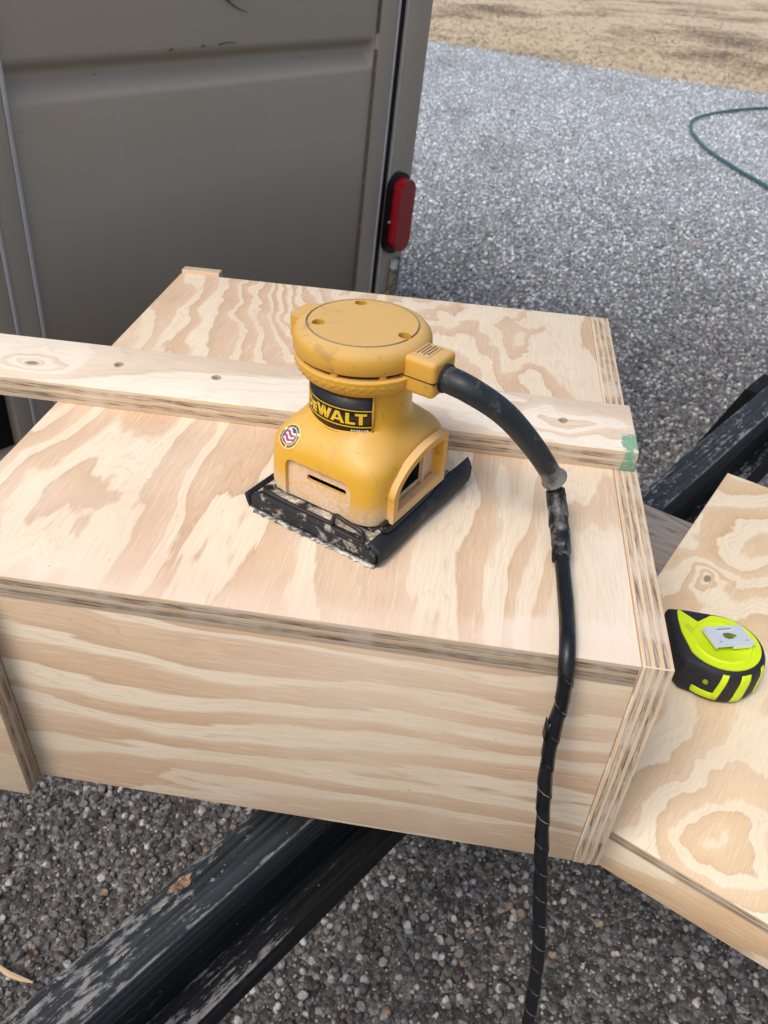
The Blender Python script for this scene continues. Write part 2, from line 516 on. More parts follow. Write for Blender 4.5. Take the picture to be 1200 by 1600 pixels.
def patch(x0, x1, y0, y1, dens, s0, s1, keep=None):
    n = int((x1 - x0) * (y1 - y0) * dens)
    P = np.stack([rng.uniform(x0, x1, n), rng.uniform(y0, y1, n), np.zeros(n)], 1)
    if keep is not None: P = P[keep(P)]
    s = s0 + (s1 - s0) * rng.random(len(P)) ** 2.2
    P[:, 2] = s * rng.uniform(-0.18, 0.30, len(P))
    return P, s
on_drive = lambda P: ((P[:, 0] - E0.x) * en.x + (P[:, 1] - E0.y) * en.y) < rng.normal(0.0, 0.12, len(P))
parts = [patch(-1.25, 1.1, -0.35, 1.6, 9000, 0.007, 0.021), patch(-1.25, 1.1, -0.35, 1.6, 22000, 0.0028, 0.0075),
         patch(-0.7, 2.3, 1.6, 4.2, 13000, 0.0045, 0.024),
         patch(-1.6, 4.2, 4.2, 11.6, 6400, 0.009, 0.024, on_drive)]
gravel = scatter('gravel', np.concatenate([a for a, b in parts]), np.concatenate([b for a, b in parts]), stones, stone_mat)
tag(gravel, 'loose grey crushed stone covering the driveway', 'gravel', kind='stuff')

k = Mat('dry_grass_blade', 0.8, 0, 0.2)
oi = k.n('ShaderNodeObjectInfo'); rnd = S(k, oi.outputs['Random'])
k.color(k.ramp(rnd, [(0.0, (0.34, 0.26, 0.20)), (0.35, (0.62, 0.51, 0.36)), (0.7, (0.78, 0.66, 0.48)), (0.86, (0.40, 0.33, 0.22)), (1.0, (0.20, 0.24, 0.09))]))
grass_mat = k.mat
tufts = []
for i in range(4):
    r = random.Random(300 + i); bm = bmesh.new()
    for b in range(16):
        a = r.uniform(0, 6.283); rad = r.uniform(0, 0.35); h = r.uniform(0.35, 0.9); lean = r.uniform(0.1, 0.9); w = 0.03
        o = Vector((math.cos(a) * rad, math.sin(a) * rad, 0)); dr = Vector((math.cos(a + r.uniform(-1, 1)), math.sin(a + r.uniform(-1, 1)), 0)); sd_ = Vector((-dr.y, dr.x, 0)) * w
        m1 = o + dr * lean * 0.4 + Vector((0, 0, h * 0.7)); m2 = o + dr * lean + Vector((0, 0, h * 0.8))
        v = [bm.verts.new(q) for q in (o - sd_, o + sd_, m1 + sd_ * 0.8, m1 - sd_ * 0.8, m2)]
        bm.faces.new((v[0], v[1], v[2], v[3])); bm.faces.new((v[3], v[2], v[4]))
    me = finish(bm, 'tuft_shape'); me.materials.append(grass_mat)
    tufts.append(bpy.data.objects.new('tuft_shape', me))
n = 15000
s = rng.uniform(-9, 14, n); d_ = rng.exponential(2.6, n) + rng.normal(-0.03, 0.10, n)
P = np.stack([E0.x + ed.x * s + en.x * d_, E0.y + ed.y * s + en.y * d_, np.full(n, -0.012)], 1)
grass = scatter('dry_grass', P, rng.uniform(0.02, 0.055, n), tufts, grass_mat, flat=True)
tag(grass, 'short straw coloured dormant grass beyond the gravel', 'grass', kind='stuff')

# ================================================================== trailer (vertical faces slightly out of plumb)
e1 = Vector((0.5336, 0.8456, -0.0169)).normalized()
e2 = Vector((0.0632, -0.0199, 0.9978)); e2 = (e2 - e1 * e2.dot(e1)).normalized()
e3 = e1.cross(e2)
O = Vector((-0.3581, 1.3655, -0.1373 + G))
KZ = O.z / e2.z
tm = frame_from(e1, -e3, e2, O - e2 * KZ)
trailer = empty('enclosed_trailer', tm, 'taupe enclosed trailer with a rear door and red oval tail light', 'trailer')
k = Mat('taupe_paint', 0.36, 0.0, 0.35)
oc = k.coord(); px, py, pz = k.sep(oc)
n1 = k.noise(oc, 3.0, 4, 0.6); n2 = k.noise(k.vec(px * 60.0, py * 60.0, pz * 5.0), 1.0, 3)
c = k.mix(n1, (0.42, 0.36, 0.285), (0.47, 0.405, 0.325))
c = k.mix(k.ss(n2, 0.55, 0.75, 0, 0.22), c, (0.47, 0.43, 0.375))
sp = k.noise(oc, 130.0, 2); c = k.mix(k.ss(sp, 0.735, 0.77, 0, 0.6), c, (0.06, 0.045, 0.035))
k.color(c); k.rough(k.ss(n1, 0.3, 0.7, 0.40, 0.52)); k.bump(k.noise(oc, 25.0, 2), 0.05, 0.002)
taupe = k.mat
k = Mat('highlight_and_metal', 0.35, 0.0, 0.5); k.color(k.mix(k.noise(k.coord(), 40, 3), (0.42, 0.42, 0.42), (0.62, 0.62, 0.63))); bright = k.mat  # pale grey stands for the highlight on rib edges; also metal parts
rubber = plain('black_rubber', (0.008, 0.008, 0.009), 0.7, 0, 0.3)
k = Mat('rusty_steel', 0.75, 0.0, 0.4)
nn = k.noise(k.coord(), 140.0, 4, 0.65)
k.color(k.ramp(nn, [(0.35, (0.25, 0.23, 0.20)), (0.52, (0.21, 0.18, 0.15)), (0.60, (0.10, 0.045, 0.02)), (0.7, (0.20, 0.085, 0.035))])); rusty = k.mat
def tz(z): return z + KZ
# rear door skin with a pressed crease running across it
X0, X1 = -0.772, -0.070
prof = [(-0.262, 0.0), (0.10, 0.0), (0.226, 0.0), (0.231, 0.0006), (0.235, 0.0026), (0.241, 0.0078), (0.247, 0.0134), (0.253, 0.0188), (0.257, 0.0218), (0.260, 0.0230),
        (0.264, 0.0218), (0.268, 0.0175), (0.272, 0.0108), (0.276, 0.0044), (0.280, 0.0010), (0.286, 0.0), (0.60, 0.0), (1.15, 0.0)]
us = [0, 0.006, 0.012, 0.02, 0.3, 0.8, 0.975, 0.983, 0.990, 0.996, 1.0]
fall = [1, 1, 1, 1, 1, 1, 1, 0.92, 0.55, 0.12, 0]
bm = bmesh.new(); rows = []
for z, d in prof:
    rows.append([bm.verts.new((X0 + (X1 - X0) * u, d * f, tz(z))) for u, f in zip(us, fall)])
for A, B in zip(rows, rows[1:]):
    for i in range(len(us) - 1): bm.faces.new((A[i], A[i + 1], B[i + 1], B[i]))
door = link('door', finish(bm, 'door', 50), trailer, taupe)
door['label'] = 'flat taupe rear door with one pressed crease'
sol = door.modifiers.new('thick', 'SOLIDIFY'); sol.thickness = 0.02; sol.offset = -1
YF = -0.004
def tpart(name, x0, x1, z0, z1, y0, y1, mat, parent=trailer, bev=0.0015):
    return box(name, ((x0 + x1) / 2, (y0 + y1) / 2, tz((z0 + z1) / 2)), (x1 - x0, y1 - y0, z1 - z0), mat, parent, bev)
tpart('door_stile', -0.069, -0.019, -0.263, 1.16, YF, 0.03, taupe)
tpart('stile_edge_highlight', -0.0195, -0.0155, -0.262, 1.16, YF - 0.0022, 0.03, bright, bev=0.0008)  # pale strip paints the glint along the raised edge
tpart('door_seal', -0.0155, 0.004, -0.262, 1.16, -0.001, 0.03, rubber)
tpart('post_edge_highlight', 0.0060, 0.0076, -0.262, 1.16, YF - 0.0022, 0.03, bright, bev=0.0005)
tpart('post_reveal', 0.0040, 0.0060, -0.262, 1.16, YF + 0.001, 0.03, taupe, bev=0.0004)
tpart('corner_post', 0.0078, 0.080, -0.30, 1.20, YF - 0.001, 0.06, taupe, bev=0.004)
tpart('bottom_rail', -1.02, 0.0075, -0.305, -0.265, YF - 0.006, 0.06, taupe, bev=0.004)
tpart('door_stile', -0.812, -0.779, -0.263, 1.16, YF, 0.03, taupe)
tpart('stile_edge_highlight', -0.7785, -0.7735, -0.262, 1.16, YF - 0.003, 0.03, bright, bev=0.0008)
tpart('stile_edge_highlight', -0.8168, -0.8125, -0.262, 1.16, YF - 0.003, 0.03, bright, bev=0.0008)
tpart('door_jamb', -0.842, -0.8170, -0.263, 1.16, YF + 0.001, 0.03, taupe)
tpart('doorway_dark', -0.93, -0.8425, -0.263, 1.16, 0.02, 0.05, rubber)  # black sheet stands in for the shade inside the doorway
tpart('door_jamb', -1.02, -0.93, -0.263, 1.16, YF, 0.06, taupe)
tpart('header', -1.02, 0.080, 1.161, 1.30, YF, 0.06, taupe, bev=0.004)
tpart('body', -1.02, 0.078, -0.31, 1.29, 0.0605, 2.6, taupe, bev=0.01)
tpart('undercarriage', -0.95, 0.02, -0.42, -0.311, 0.10, 2.5, rubber, bev=0.005)
# brown caulk line beside the door skin
k = Mat('old_sealant', 0.8); nn = k.noise(k.coord(), 45, 4)
k.color(k.ramp(nn, [(0.35, (0.17, 0.15, 0.125)), (0.5, (0.11, 0.075, 0.045)), (0.7, (0.16, 0.13, 0.10))])); caulk = k.mat
tpart('sealant_bead', -0.0712, -0.0688, -0.26, 0.262, -0.0062, 0.0, caulk, bev=0.0006)
tpart('sealant_bead', -0.0712, -0.0688, 0.288, 1.15, -0.0062, 0.0, caulk, bev=0.0006)
tpart('latch_bracket', -0.052, 0.046, -0.238, -0.222, YF - 0.012, YF - 0.0035, rusty, bev=0.002)
# tail light
def stadium(w, h, n=14):
    r = w / 2; P = []
    for i in range(n + 1): a = math.pi * i / n; P.append((r * math.cos(a), (h / 2 - r) + r * math.sin(a)))
    for i in range(n + 1): a = math.pi + math.pi * i / n; P.append((r * math.cos(a), -(h / 2 - r) + r * math.sin(a)))
    return P
def tlight(name, w, h, y0, y1, mat, parent, bev, x=0.032, z=-0.046):
    f = frame_from(Vector((1, 0, 0)), Vector((0, 0, 1)), Vector((0, -1, 0)), (x, 0, tz(z)))
    return prism(name, stadium(w, h), y0, y1, mat, parent, bev, 4, frame=f)
grommet = plain('light_base_black', (0.006, 0.0065, 0.009), 0.35, 0, 0.5)
k = Mat('red_lens', 0.12, 0, 0.6); k.color((0.32, 0.005, 0.012)); k.b.inputs['Coat Weight'].default_value = 0.6
ox, oy, oz = k.sep(k.coord()); k.bump(k.m('SINE', oz * 900.0), 0.12, 0.002); red = k.mat
tl = tlight('tail_light', 0.064, 0.168, 0.0055, 0.017, grommet, trailer, 0.004)
lens = tlight('lens', 0.048, 0.148, 0.0172, 0.038, red, tl, 0.014, 0.033, -0.045)
for zz in (0.026, -0.046 - 0.012):
    sm = cyl_mesh('screw', 0.0026, 0, 0.002, 12); sm.transform(Matrix.Translation((0.0058 if zz < 0 else 0.032, -0.017, tz(zz if zz > 0 else -0.058))) @ Matrix.Rotation(R(90), 4, 'X'))
    link('screw', sm, tl, bright)
# hinge
hm = cyl_mesh('hinge_knuckle', 0.0085, tz(-0.232), tz(-0.180), 20, c=(0.046, -0.013))
hinge = link('hinge', hm, trailer, rusty)
hm = cyl_mesh('pin', 0.0055, tz(-0.180), tz(-0.168), 14, c=(0.046, -0.013)); link('pin', hm, hinge, rusty)
hm = cyl_mesh('knuckle', 0.0088, tz(-0.168), tz(-0.150), 20, c=(0.046, -0.013)); link('knuckle', hm, hinge, bright)
tpart('leaf', 0.046, 0.074, -0.232, -0.150, -0.0088, -0.0052, rusty, hinge, 0.0008)
# wheels on the gravel
tyre_m = plain('tyre_rubber', (0.02, 0.02, 0.02), 0.85)
for xx in (-0.86, -0.08):
    wm = loft_mesh('wheel', [(-0.09, .22, .22, 2, 0, 0), (-0.085, .27, .27, 2, 0, 0), (-0.06, .30, .30, 2, 0, 0), (0.06, .30, .30, 2, 0, 0), (0.085, .27, .27, 2, 0, 0), (0.09, .22, .22, 2, 0, 0)], 48)
    wm.transform(Matrix.Translation((xx, 1.5, 0.29)) @ Matrix.Rotation(R(90), 4, 'Y'))
    wo_ = link('wheel', wm, trailer, tyre_m)
    rm = cyl_mesh('rim', 0.17, -0.094, 0.094, 32); rm.transform(Matrix.Translation((xx, 1.5, 0.29)) @ Matrix.Rotation(R(90), 4, 'Y'))
    link('rim', rm, wo_, bright)

# debris caught on the door
needle_m = plain('dry_needle', (0.13, 0.065, 0.035), 0.7, var=0.3)
def twig(name, segs, label, r=0.0011):
    o = empty(name, tm @ Matrix.Translation((segs[0][0][0], -0.003, tz(segs[0][0][1]))), label, 'twig', 'dry debris stuck to the trailer door')
    bx, bz = segs[0][0]
    for i, sg in enumerate(segs):
        pts, _ = resample(catmull([(x - bx, 0.001 - 0.001 * j, z - bz) for j, (x, z) in enumerate(sg)], 6), 0.004)
        me = tube_mesh('stem' if i == 0 else 'side_shoot', pts, lambda t, a, s: r * (1 - 0.55 * t), 6)
        link('stem' if i == 0 else 'side_shoot', me, o, needle_m)
twig('dry_twig', [[(-0.432, 0.352), (-0.415, 0.343), (-0.395, 0.344), (-0.372, 0.346), (-0.358, 0.352)], [(-0.415, 0.343), (-0.398, 0.333), (-0.376, 0.326)]], 'forked dry brown twig stuck high on the trailer door')
twig('dry_twig', [[(-0.430, 0.2855), (-0.415, 0.2875), (-0.398, 0.287)]], 'short dry needle lying along the door crease')
twig('dry_twig', [[(0.060, 0.130), (0.066, 0.118), (0.075, 0.110)]], 'thin dry needle on the trailer corner post above the tail light', 0.0008)
for j, (x, z) in enumerate(((-0.52, 0.282), (-0.462, 0.284))):
    twig('dry_twig', [[(x, z), (x + 0.003, z + 0.002), (x + 0.006, z + 0.001)]], ['tiny dark bud on the door crease, nearest the door edge', 'tiny dark bud on the door crease beside the short needle'][j], 0.0016)

# ================================================================== black sawhorse
bd = Vector((0.5645, 0.8255, 0)); bn = Vector((0.8255, -0.5645, 0))
bm_ = frame_from(bd, -bn, Vector((0, 0, 1)), (0, 0, 0))   # local X along the beam, local Y to its far side (-bn)
def worn_paint(name, thr, streak, hw=None, lo=(0.003, 0.0035, 0.0045), hi=(0.011, 0.012, 0.014)):
    k = Mat(name, 0.6, 0, 0.22)
    oc = k.coord(); px, py, pz = k.sep(oc)
    st = k.noise(k.vec(px * 7.0, py * 260.0, pz * 260.0), 1.0, 5, 0.62)
    pt = k.noise(k.vec(px * 34.0, py * 75.0, pz * 75.0), 1.0, 6, 0.7)
    fl = k.noise(k.vec(px * 110.0, py * 300.0, pz * 300.0), 1.0, 4, 0.6)
    c = k.mix(k.ss(st, 0.3, 0.7), lo, hi)
    area = k.noise(k.vec(px * 5.0, py * 16.0, pz * 16.0), 1.0, 3)
    w = k.ss(pt * (0.55 - streak) + fl * 0.25 + st * (0.2 + streak) + (area - 0.5) * 0.30, thr, thr + 0.07)
    nz_ = k.sep(k.nrm())[2]
    w = w * k.ss(nz_, 0.2, 0.75, 0.08, 1.0)  # wear on upper faces; sides kept dark, their shade put into the colour
    if hw:
        w = k.m('MAXIMUM', w, k.ss(k.m('ABSOLUTE', py) + (pt - 0.5) * 0.010 + (fl - 0.5) * 0.006, hw - 0.0030, hw - 0.0004) * k.ss(nz_, 0.15, 0.5))
    chip = k.ss(k.noise(k.vec(px * 60.0, py * 130.0, pz * 130.0), 1.0, 5, 0.7), 0.60, 0.64)
    w = k.m('MAXIMUM', w * 0.75, chip * k.ss(area, 0.42, 0.6) * k.ss(nz_, 0.2, 0.75, 0.15, 1.0))
    c = k.mix(w * 0.9, c, k.mix(fl, (0.13, 0.13, 0.13), (0.42, 0.42, 0.42)))
    fleck = k.noise(oc, 330.0, 2); c = k.mix(k.ss(fleck, 0.745, 0.775, 0, 0.9), c, (0.6, 0.58, 0.54))
    k.color(c); k.rough(k.ss(st, 0.3, 0.7, 0.5, 0.8)); k.bump(st + w * 0.8 + fl * 0.3, 0.6, 0.0012)
    return k.mat
blackwood = worn_paint('worn_black_paint', 0.535, 0.05, 0.0213, (0.010, 0.0125, 0.015), (0.040, 0.048, 0.056))
blackwood_low = worn_paint('worn_black_paint_streaked', 0.525, 0.28, hi=(0.016, 0.0165, 0.018))
blackwood_web = worn_paint('black_paint', 0.62, 0.1)
horse = empty('sawhorse', bm_, 'worn black painted sawhorse with a built-up beam under the plywood box', 'sawhorse')
def hpart(name, s0, s1, o0, o1, z0, z1, mat=blackwood, bev=0.002):
    return box(name, ((s0 + s1) / 2, -(o0 + o1) / 2, G + (z0 + z1) / 2), (s1 - s0, abs(o1 - o0), z1 - z0), mat, horse, bev)
tb = hpart('top_board', -0.9, 1.32, -0.2550, -0.2125, -0.334, -0.296, bev=0.003)
hpart('web_board', -0.9, 1.32, -0.2440, -0.2245, -0.4045, -0.3345, blackwood_web)
hpart('bottom_board', -0.9, 1.32, -0.2735, -0.1950, -0.441, -0.405, blackwood_low, bev=0.003)
def leg(s, side):
    """splayed board from under the top board to the gravel; side -1 far, +1 near."""
    oi_ = -0.2740 if side < 0 else -0.1945
    sp = 0.235
    bm = bmesh.new()
    th = 0.030
    for zz, off in ((-0.345, 0.0), (-1.0, sp)):
        for so in (s, s + 0.089):
            for t_ in (0.0, th):
                bm.verts.new((so, -(oi_ + side * (off + t_)), G + zz))
    bm.verts.ensure_lookup_table(); v = bm.verts
    for f in ((0, 1, 3, 2), (4, 6, 7, 5), (0, 4, 5, 1), (2, 3, 7, 6), (0, 2, 6, 4), (1, 5, 7, 3)): bm.faces.new([v[i] for i in f])
    return link('leg', finish(bm, 'leg', 30), horse, blackwood_web)
for s in (1.10, -0.72):
    for side in (-1, 1): leg(s, side)
# knot broken out of the top board
k = Mat('raw_knot', 0.85); nn = k.noise(k.coord(), 260.0, 4, 0.7)
k.color(k.ramp(nn, [(0.35, (0.05, 0.03, 0.02)), (0.5, (0.20, 0.12, 0.07)), (0.65, (0.42, 0.30, 0.20))])); k.bump(nn, 0.9, 0.002)
bm = bmesh.new(); bmesh.ops.create_icosphere(bm, subdivisions=3, radius=1)
for v in bm.verts: v.co = Vector((v.co.x * 0.011 * (1 + 0.3 * math.sin(5 * v.co.y)), v.co.y * 0.0048 * (1 + .25 * math.sin(7 * v.co.x)), v.co.z * 0.0022 + 0.0008 * math.sin(9 * v.co.x + 4 * v.co.y)))
kn = link('knot', finish(bm, 'knot', 60), tb, k.mat)
kp = Vector((-0.3123, -0.0192, 0)); kn.location = (kp.dot(bd) - 0.21, 0.0125, 0.0190)
kn['label'] = 'broken out brown knot in the top board'

# ================================================================== weathered plank across the sawhorse
pd = Vector((math.cos(R(-28.5)), math.sin(R(-28.5)), 0)); pn = Vector((-pd.y, pd.x, 0))
k = Mat('weathered_plank', 0.85, 0, 0.2)
px, py, pz = k.sep(k.coord())
w1 = k.noise(k.vec(px * 4.0, py * 22.0, pz * 22.0), 1.0, 3, 0.5, 0.6)
rg = k.m('FRACT', w1 * 9.0 + py * 20.0)
ff = k.noise(k.vec(px * 30.0, py * 900.0, pz * 900.0), 1.0, 3)
c = k.ramp(rg, [(0.0, (0.30, 0.265, 0.24)), (0.6, (0.36, 0.32, 0.29)), (0.85, (0.24, 0.205, 0.185)), (1.0, (0.19, 0.165, 0.15))])
c = k.mix(k.ss(ff, 0.35, 0.7, 0, 0.35), c, (0.15, 0.135, 0.125))
k.color(c); k.bump(rg * -0.4 + ff, 0.5, 0.0008)
pb = Vector((0.104, 0.541, 0))
pc = pb + pd * 0.05 - pn * 0.07
plank = empty('weathered_plank', frame_from(pd, pn, Vector((0, 0, 1)), (pc.x, pc.y, G - 0.2955)), 'grey weathered plank lying across the black sawhorse', 'plank')
box('board', (0, 0, 0.0187), (1.0, 0.14, 0.0372), k.mat, plank, 0.0025)
# offcut that carries the big box on the sawhorse
oc_ = bd * 0.10 + bn * (-0.2338)
off = empty('timber_offcut', frame_from(bd, -bn, Vector((0, 0, 1)), (oc_.x, oc_.y, G - 0.2957)), 'short weathered timber offcut between the sawhorse and the plywood box', 'offcut')
box('block', (0, 0, 0.0442), (0.24, 0.038, 0.0880), k.mat, off, 0.002)

# ================================================================== low plywood box on the right
a2 = R(-27.2)
X2 = Vector((math.cos(a2), math.sin(a2), 0)); Y2 = Vector((-X2.y, X2.x, 0))
BL = Vector((0.1977, 0.5576, 0)); D2, W2 = 0.5525, 0.62
z_top2, z_bot2 = -0.2090, -0.2580
c2 = BL + X2 * (W2 / 2) - Y2 * (D2 / 2)
f2 = frame_from(X2, Y2, Vector((0, 0, 1)), (c2.x, c2.y, G + z_bot2))
lowbox = empty('plywood_box', f2, 'low shallow plywood box carrying the neon tape measure', 'box')
inv2 = f2.inverted()
def L2(x, y): v = inv2 @ Vector((x, y, G + z_top2)); return (v.x, v.y)
fo = L2(0.0981, 0.0377); fk = L2(0.1362, 0.3434); ft = L2(0.0772, 0.1376); fb = L2(0.1931, 0.3812)
H2 = z_top2 - z_bot2
face_low = ply_face('veneer_low_box', 'y', slope=8.0, warp=2.4, fine=0.5, seed=4.0, wu=7.0, wv=4.0, pink=0.12, pale=0.2, share=0.5,
                    feats=((fo[0], fo[1], 0.040, 0.055, 2.1), (fb[0], fb[1], 0.06, 0.09, -1.4), (ft[0], ft[1], 0.05, 0.06, -0.9)), knots=((fk[0], fk[1], 0.004, 0.006),),
                    cream=(0.87, 0.765, 0.58), tan=(0.71, 0.50, 0.29))
edge_low = ply_edge('ply_edge_low_box', 0.011, 5, 2.0, 0.8)
face_low2 = ply_face('veneer_low_rail', 'x', slope=16.0, warp=1.2, fine=0.3, seed=6.5, pink=0.2, pale=0.1, tan=(0.60, 0.38, 0.20))
panel('top_panel', W2, D2, 0.011, FR_TOP((0, 0, H2 - 0.0055)), face_low, edge_low, lowbox)
rh = H2 - 0.0112
panel('front_rail', W2 - 0.001, rh, 0.016, FR_FRONT((0, -D2 / 2 + 0.0086, rh / 2)), face_low2, edge_low, lowbox)
panel('back_rail', W2 - 0.001, rh, 0.016, FR_FRONT((0, D2 / 2 - 0.0086, rh / 2)), face_low2, edge_low, lowbox)
for sx in (-1, 1):
    panel('side_rail', D2 - 0.036, rh, 0.016, FR_SIDE((sx * (W2 / 2 - 0.0086), 0, rh / 2)), face_low2, edge_low, lowbox)

# ================================================================== big plywood box
W, D, HB = 0.4644, 0.496, 0.2071
BX = Vector((-W / 2, D / 2, G - HB))
bigbox = empty('plywood_box', Matrix.Translation(BX), 'large freshly sanded plywood box on the sawhorse with the yellow sander on top', 'box')
def lb(x, y, z): return Vector((x, y, z + G)) - BX
tl_x0, tl_x1 = -W, -0.0184
tcx, tcy = (tl_x0 + tl_x1) / 2, D / 2
def tf(x, y): return (x - tcx, y - tcy)
r0 = tf(-0.275, 0.50); r1 = tf(-0.395, 0.085); r2 = tf(-0.30, 0.12); r3 = tf(-0.10, 0.40)
def filler(k, c, x, y, z):
    # pale wood filler and sanding dust along the front right corner and front edge
    n = k.noise(k.vec(x * 26.0, y * 26.0, 2.0), 1.0, 4, 0.6)
    fx, fy = tf(-0.055, 0.012)
    d = (x - fx) * (x - fx) * 260.0 + (y - fy) * (y - fy) * 1900.0 + (n - 0.5) * 2.4
    c = k.mix(k.ss(d, 1.0, 0.4, 0, 0.65), c, (0.82, 0.70, 0.58))
    d2 = (y - (-tcy)) * 26.0 + (n - 0.5) * 1.6
    return k.mix(k.ss(d2, 0.7, 0.1, 0, 0.45), c, (0.78, 0.62, 0.50))
face_top = ply_face('veneer_box_top', 'y', slope=17.0, warp=2.7, fine=1.0, seed=1.7, wu=10.0, wv=2.7, pink=0.55, pale=0.40, share=0.45, soft=0.02, faded=0.6,
                    feats=((r0[0], r0[1], 0.10, 0.15, 7.0), (r1[0], r1[1], 0.05, 0.08, 1.1), (r3[0], r3[1], 0.022, 0.13, 1.6)), extra=filler)
face_front = ply_face('veneer_box_front', 'x', slope=23.0, warp=2.6, fine=1.2, seed=2.6, wu=11.0, wv=2.3, pink=0.5, pale=0.25, share=0.42, soft=0.035, faded=0.75,
                      tan=(0.59, 0.395, 0.25), cream=(0.80, 0.695, 0.54))
face_side = ply_face('veneer_box_side', 'x', slope=18.0, warp=1.5, fine=0.4, seed=7.7)
edge_box = ply_edge('ply_edge_box', 0.018, 7, 1.0)
edge_box2 = ply_edge('ply_edge_box_front', 0.018, 5, 3.0, 0.82)
panel('top_panel', tl_x1 - tl_x0, D, 0.018, FR_TOP(lb(tcx, tcy, -0.009)), face_top, edge_box2, bigbox)
panel('side_panel', D, HB, 0.018, FR_SIDE(lb(-0.009, D / 2, -HB / 2)), face_side, edge_box, bigbox)
panel('side_panel', D - 0.002, HB - 0.0185, 0.018, FR_SIDE(lb(-W + 0.0095, D / 2, -HB / 2 - 0.00925)), face_side, edge_box, bigbox)
fw_ = W - 0.0190 - 0.0184
panel('front_panel', fw_, HB - 0.0185, 0.018, FR_FRONT(lb(-0.0184 - fw_ / 2, 0.0098, -HB / 2 - 0.00925)), face_front, edge_box2, bigbox)
panel('back_panel', fw_, HB - 0.0185, 0.018, FR_FRONT(lb(-0.0184 - fw_ / 2, D - 0.0098, -HB / 2 - 0.00925)), face_side, edge_box2, bigbox)
o = panel('corner_cleat', 0.042, 0.16, 0.012, FR_FRONT(lb(-W + 0.0215, D + 0.0063, -0.0765)), face_side, edge_box, bigbox)
o = panel('end_board', 0.33, 0.20, 0.0165, FR_FRONT(lb(-0.4205 - 0.165, -0.0087, -HB + 0.1)), ply_face('veneer_end_board', 'x', slope=20.0, warp=1.4, fine=0.4, seed=12.2, cream=(0.74, 0.60, 0.42)), edge_box2, bigbox)
o['label'] = 'plywood end board fixed flat on the front of the box'

# ================================================================== plywood strip lying across the box
SX0, SX1, SY0, SY1 = -0.62, -0.003, 0.202, 0.2745
scx, scy = (SX0 + SX1) / 2, (SY0 + SY1) / 2
strip = empty('plywood_strip', Matrix.Translation((scx, scy, G + 0.0003)), 'long narrow plywood strip with screw holes lying across the box top behind the sander', 'strip')
hol = [(-0.4268, 0.2426), (-0.342, 0.2404), (-0.0586, 0.2369)]
def greenpaint(k, c, x, y, z):
    n = k.noise(k.vec(x * 120.0, y * 120.0, z * 120.0), 1.0, 4, 0.6)
    m1 = k.m('MULTIPLY', k.ss(x + (n - 0.5) * 0.014, (SX1 - scx) - 0.0125, (SX1 - scx) - 0.0105), k.ss(y + (n - 0.5) * 0.02, -0.010, -0.0125))
    return k.mix(m1 * k.ss(n, 0.36, 0.50, 0.15, 0.9), c, (0.16, 0.37, 0.24))
strip_face = ply_face('veneer_strip', 'x', slope=10.0, warp=1.3, fine=0.25, seed=5.2, wu=7.0, wv=3.0, pink=0.15, pale=0.65, share=0.6,
                      cream=(0.90, 0.82, 0.69), tan=(0.75, 0.60, 0.44), feats=((-0.0586 - scx + 0.0, 0.237 - scy, 0.055, 0.018, 1.7),),
                      knots=((-0.4954 - scx, 0.2289 - scy, 0.006, 0.0035),), holes=[(x - scx, y - scy, 0.0042) for x, y in hol], extra=greenpaint)
sp_ = panel('board', SX1 - SX0, SY1 - SY0, 0.0178, FR_TOP((0, 0, 0.0089)), strip_face, ply_edge('ply_edge_strip', 0.0178, 5, 5.0, 0.95, extra=greenpaint), strip)
cs = []
for x, y in hol:
    me = loft_mesh('hole_cut', [(-0.002, .0012, .0012, 2, 0, 0), (0.006, .0019, .0017, 2, 0, 0), (0.0089, .0030, .0024, 2, 0, 0), (0.012, .0044, .0032, 2, 0, 0)], 18)
    me.transform(Matrix.Translation((x - scx, y - scy, 0.0089)))
    cs.append(link('hole_cut', me))
cut(sp_, cs, 40)

# ================================================================== palm sander
th = R(-25.4)
SM = Matrix.Translation((-0.2034, 0.1251, G + 0.0003)) @ Matrix.Rotation(th, 4, 'Z')
SI = SM.inverted()
sander = empty('palm_sander', SM, 'yellow electric palm sander with a black cord standing on the plywood box', 'sander')

